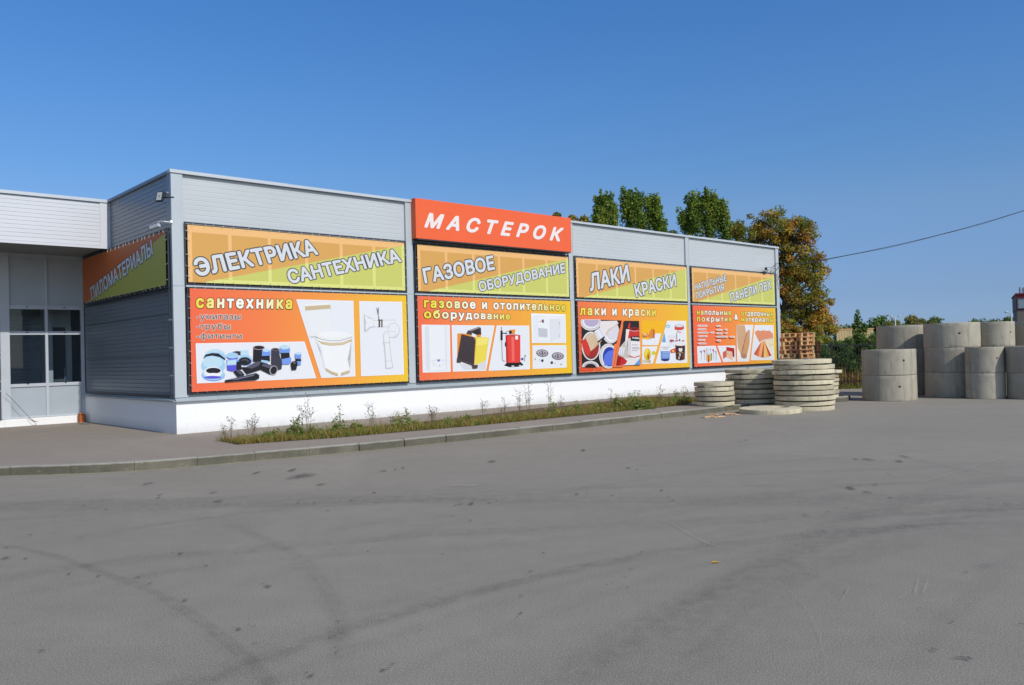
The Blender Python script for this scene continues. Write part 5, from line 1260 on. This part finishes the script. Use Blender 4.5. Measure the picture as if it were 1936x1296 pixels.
def blades(mb, pts_fn, n, hmin, hmax, wd, pal, rnd, lean=.35):
    if mb.col is None: mb.col = []
    for _ in range(n):
        x, y, z = pts_fn(); h = rnd.uniform(hmin, hmax)*(.5+.5*rnd.random()); a = rnd.uniform(0, 6.28); l = rnd.uniform(0, lean)*h; dx, dy = math.cos(a), math.sin(a); w_ = wd*rnd.uniform(.6, 1.3); b = rnd.uniform(0, 6.28); wx, wy = math.cos(b)*w_, math.sin(b)*w_
        i = len(mb.v); mb.v += [(x-wx,y-wy,z),(x+wx,y+wy,z),(x+wx*.7+dx*l*.4,y+wy*.7+dy*l*.4,z+h*.6),(x-wx*.7+dx*l*.4,y-wy*.7+dy*l*.4,z+h*.6),(x+dx*l,y+dy*l,z+h)]
        mb.f += [(i,i+1,i+2,i+3),(i+3,i+2,i+4)]; mb.m += [0, 0]; c_ = rnd.choice(pal); j = rnd.uniform(.75, 1.25); mb.col += [(c_[0]*j, c_[1]*j, c_[2]*j)]*5
rnd = random.Random(8); q = MB()
gx0, gx1 = 11.5, 24
blades(q, lambda: (rnd.uniform(gx0, gx1), FY+.15+rnd.random()**1.3*2.6, -.03), 9000, .12, .34, .012, G_((120,122,56),(104,112,48),(142,130,70),(90,104,44)), rnd)
tag(q.build('grass', M['leaves']), 'short green and dry grass along the foot of the railing fence', 'grass', kind='stuff')
q = MB(); blades(q, lambda: (rnd.uniform(gx0, gx1), FY+1.2+rnd.random()*1.4, -.03), 5500, .5, 1.25, .010, G_((150,116,70),(132,104,62),(160,130,84),(110,100,56)), rnd, .25)
tag(q.build('tall_dry_grass', M['leaves']), 'tall brown dry grass between the fence and the dark shrubs', 'grass', kind='stuff')

# ------------------------------------------------------------------ planting strip
rnd = random.Random(14)
def strip_pt():
    while True:
        s_ = rnd.uniform(-.1, 15.2); f0 = -3.6 - .56*min(1, max(0, (s_+.17)/1.9)) - .4*min(1, max(0, (s_-1.75)/4)); n_ = f0 + .03 + rnd.random()**1.3*(1.2 if s_ < 9 else 1.2 + (s_-9)*.28) + max(0, s_-13.4)*.4
        k = mnoise.noise(Vector((s_*1.1, n_*1.4, 3.3)))
        if rnd.random() < .72 + k*1.1: return tuple(B(s_, n_, PZ+.006))
q = MB(); PALG = G_((120,122,56),(132,124,58),(92,102,44),(108,110,48),(124,106,56),(134,96,52),(76,94,40),(116,82,50),(84,104,48),(110,92,58))
blades(q, strip_pt, 25000, .05, .21, .007, PALG, rnd, 1.1)
blades(q, strip_pt, 900, .22, .5, .0032, G_((120,104,70),(104,92,62),(132,118,84),(96,96,56)), rnd, .5)
tag(q.build('grass', M['leaves']), 'rough green and rusty grass filling the strip along the white plinth', 'grass', kind='stuff')
def weed(px, py, top, kind, wpx, seed):
    r = random.Random(seed); p = on_ground(px, py, PZ); k = (p - EYE).dot(FW)/FPX; h = (py - top)*k; w_ = wpx*k
    o = empty('weed', p); st = MB(); lf = MB(); lf.col = []
    ns = {'dry': 5, 'leafy': 4, 'bush': 9}[kind]
    if kind == 'dry': ns = max(2, int(wpx/4))
    for j in range(ns):
        hh = h*(1 if j == 0 else r.uniform(.5, .97)); a = r.uniform(0, 6.28); ln = w_*r.uniform(.1, .6)*.9; bx, by = r.uniform(-.25, .25)*w_, r.uniform(-.2, .2)*w_
        pts = [(bx, by, 0), (bx+math.cos(a)*ln*.35, by+math.sin(a)*ln*.35, hh*.5), (bx+math.cos(a)*ln*.8, by+math.sin(a)*ln*.8, hh)]
        st.tube(pts, [.007, .005, .003] if kind != 'dry' else [.0045, .0035, .0022], 4)
        nl = {'dry': 12, 'leafy': 38, 'bush': 52}[kind]
        for l in range(nl):
            t_ = r.uniform(.45, 1.0) if kind == 'dry' else r.uniform(.05, 1.0)**1.1
            t2 = t_*2; q0, q1 = (pts[0], pts[1]) if t2 < 1 else (pts[1], pts[2]); f_ = t2 if t2 < 1 else t2-1; c_ = Vector(q0).lerp(Vector(q1), f_)
            if kind == 'dry':
                e = c_ + Vector((r.gauss(0, .06), r.gauss(0, .06), r.uniform(.02, .1))); st.tube([c_, e], [.003, .002], 3, caps=False); c_ = e
                l_ = r.uniform(.012, .03); pal = G_((98,80,52),(84,74,50),(112,98,70),(72,66,46))
            else:
                c_ += Vector((r.gauss(0, 1), r.gauss(0, 1), r.gauss(0, .6)))*(.075*(1.15-t_)+.02); l_ = r.uniform(.025, .07)*(1.1-.6*t_); pal = G_((74,94,40),(86,104,46),(62,82,36),(104,110,52),(112,100,50))
            a_ = Vector((r.gauss(0, 1), r.gauss(0, 1), r.gauss(0, .7))).normalized(); b_ = a_.orthogonal().normalized(); i = len(lf.v)
            for v in (-a_*l_, b_*l_*.4, a_*l_, -b_*l_*.4): lf.v.append(tuple(c_+v))
            lf.f.append((i, i+1, i+2, i+3)); lf.m.append(0); cc = r.choice(pal); jj = r.uniform(.8, 1.25); lf.col += [(cc[0]*jj, cc[1]*jj, cc[2]*jj)]*4
    st.build('stem', M['dry'] if kind == 'dry' else M['stem'], o); lf.build('seed_head' if kind == 'dry' else 'leaves', M['leaves'], o); return o
WEEDS = [(440,836,793,'dry',10,'thin dry stalks at the left tip of the strip'), (424,836,806,'dry',6,'lowest dry stalks at the very left end of the strip'), (477,826,788,'dry',26,'wide feathery dry weed below the black pipe fittings'), (512,832,812,'leafy',18,'low green leafy weed left of the first tall one'), (558,830,785,'bush',22,'dark leafy weed at the foot of the tall dry stems'), (578,824,750,'dry',26,'tall bundle of bare dry stems below the toilet picture'),
 (590,826,800,'leafy',14,'green weed right of the tall bundle of dry stems'), (644,821,766,'leafy',16,'tall green spire shaped weed below the drain trap picture'), (630,822,792,'leafy',12,'short leafy weed left of the green spire'), (674,817,798,'bush',14,'low leafy weed right of the green spire'), (702,814,761,'dry',18,'open dry weed under the right edge of the first banner'), (740,811,786,'dry',10,'small dry weed under the first grey pilaster'),
 (757,812,777,'leafy',14,'loose leafy weed left of a thin upright one under the pilaster'), (771,810,771,'leafy',8,'thin upright weed just left of the pilaster line'), (788,808,796,'leafy',12,'low green tuft under the left boiler picture'), (822,806,768,'dry',20,'fine dry weed below the white wall boiler picture'), (850,806,786,'leafy',16,'low leafy weed below the yellow heater picture'), (885,801,778,'leafy',12,'leafy weed under the left end of the red boiler picture'),
 (914,797,757,'dry',12,'slim dry weed below the red boiler picture'), (951,794,752,'dry',14,'leaning dry weed right of the slim one under the red boiler'), (982,790,738,'dry',18,'tall loose dry weed below the white heater box'), (1000,789,724,'dry',20,'very tall dry weed left of the tallest stems'), (1040,787,715,'dry',14,'tallest dry stems reaching the sill'), (1046,788,752,'leafy',20,'leafy growth around the tallest dry stems'),
 (1087,783,755,'leafy',12,'pointed green weed under the second pilaster'), (1065,784,752,'dry',12,'dry weed between the tallest stems and the pointed green one'), (1132,779,760,'leafy',12,'small green weed below the paint tins picture'), (1154,775,737,'dry',12,'upright dry weed left of the large green bush'), (1170,776,745,'bush',22,'bushy weed joined to the left of the large green bush'), (1201,775,738,'bush',42,'largest green weed bush in the strip'), (1222,774,752,'bush',20,'bushy weed to the right of the large bush'),
 (1251,768,730,'dry',16,'dry weed between the large bush and slabs'), (1280,765,737,'leafy',12,'tall leafy weed left of the short slab stack'), (1296,764,729,'leafy',10,'pointed weed right beside the short slab stack'), (1265,767,748,'leafy',14,'low leafy weed under the last pilaster')]
for k, (px, py, top, kind, w_, lab) in enumerate(WEEDS):
    tag(weed(px, py, top, kind, w_, 300+k), lab, 'weed', 'weeds in the planting strip')

# ------------------------------------------------------------------ far buildings and lamps
def pale_wall():
    a = at_depth(1582, 640, 62); b = at_depth(1652, 640, 62); o = empty('boarded_wall', (a.x, a.y, 0)); tag(o, 'pale beige boarded wall standing behind the shrubs and fence', 'wall')
    wd = b.x - a.x; zt = at_depth(1600, 624.5, 62).z; q = MB(); n = 14
    for k in range(n): q.box(wd*k/n, wd*(k+1)/n-.02, random.uniform(0, .012), .12, 0, zt+random.uniform(-.02, .02))
    q.build('boards', simple('pale_boards', rgb(214, 190, 142, .72), .85, 0, .18, 2, 0, .2, (3, 3, .5)), o)
    q = MB(); q.box(-.03, wd+.03, -.02, .14, zt+.025, zt+.10); q.build('cap', M['wood'], o)
pale_wall()
def red_building():
    Y = 105; a = at_depth(1922.5, 600, Y); k = Y/FPX; o = empty('red_building', (a.x, a.y, 0), -.505); tag(o, 'distant dark red building with a grey base at the right edge', 'building')
    z = lambda py: at_depth(1925, py, Y).z
    zt, zm = z(557.5), z(586.5)
    q = MB(); q.box(0, 18, 0, 12, zm, zt); q.build('upper_wall', simple('dark_red_wall', rgb(122, 34, 48, .75), .6, 0, .08, .5), o)
    q = MB(); q.box(.06, 18, .06, 12, -.03, zm-.004); q.build('lower_wall', simple('taupe_wall', rgb(136, 122, 114, .72), .7, 0, .08, .5), o)
    q = MB(); q.box(-.1, 18.1, -.1, 12.1, zt+.004, zt+.18); q.build('parapet', simple('dark_red_trim', rgb(150, 44, 58, .75), .5), o)
    w0 = .22
    for j in range(4):
        x = w0 + j*3.2; fr = MB(); z0, z1 = z(583), z(566.5)
        fr.box(x-.12, x+1.6, -.06, -.004, z0-.1, z0); fr.box(x-.12, x+1.6, -.06, -.004, z1, z1+.1); fr.box(x-.12, x, -.06, -.004, z0, z1); fr.box(x+1.48, x+1.6, -.06, -.004, z0, z1); fr.box(x+.7, x+.78, -.06, -.004, z0, z1)
        f_ = fr.build('window', simple('window_trim', rgb(110, 120, 130, .7), .5), o)
        for xa, xb in ((x+.002, x+.698), (x+.782, x+1.478)):
            g = MB(); g.box(xa, xb, -.03, -.006, z0+.002, z1-.002); g.build('pane', simple('far_glass', rgb(150, 176, 196, .6), .08, 0, .05, 1, 0, .9), f_)
    for xx, hh in ((.55, 1.0), (.95, .95), (1.3, .6)):
        q = MB(); q.tube([(xx, 1.5, zt), (xx, 1.5, zt+hh)], .17, 12); q.tube([(xx, 1.5, zt+hh*.55), (xx, 1.5, zt+hh*.75)], .2, 12); q.build('flue', M['steel'], o, smooth=False)
red_building()
def street_lamp(px, py, wpx, Y, label):
    p = at_depth(px, py, Y); o = empty('street_lamp', (p.x, p.y, 0)); tag(o, label, 'street lamp', 'double headed street lamps far away')
    k = Y/FPX; q = MB(); q.tube([(0, 0, 0), (0, 0, p.z)], [.12, .09], 8); q.build('pole', M['frame_white'], o, smooth=True)
    for s_ in (-1, 1):
        e = s_*wpx*k; q = MB(); q.tube([(0, 0, p.z-.1), (e*.5, 0, p.z+.1), (e*.7, 0, p.z+.12)], .06, 6); q.build('arm', M['frame_white'], o)
        q = MB(); q.box(min(e*.6, e), max(e*.6, e), -.2, .2, p.z+.06, p.z+.26, b=.05); q.build('lamp_head', M['frame_white'], o)
street_lamp(1692.5, 600, 9.5, 140, 'double headed white street lamp above the left rings')
street_lamp(1912, 592.5, 11.5, 120, 'double headed white street lamp before the red building')
street_lamp(1799, 608.5, 5, 210, 'faintest street lamp, its head just above the wide rings')
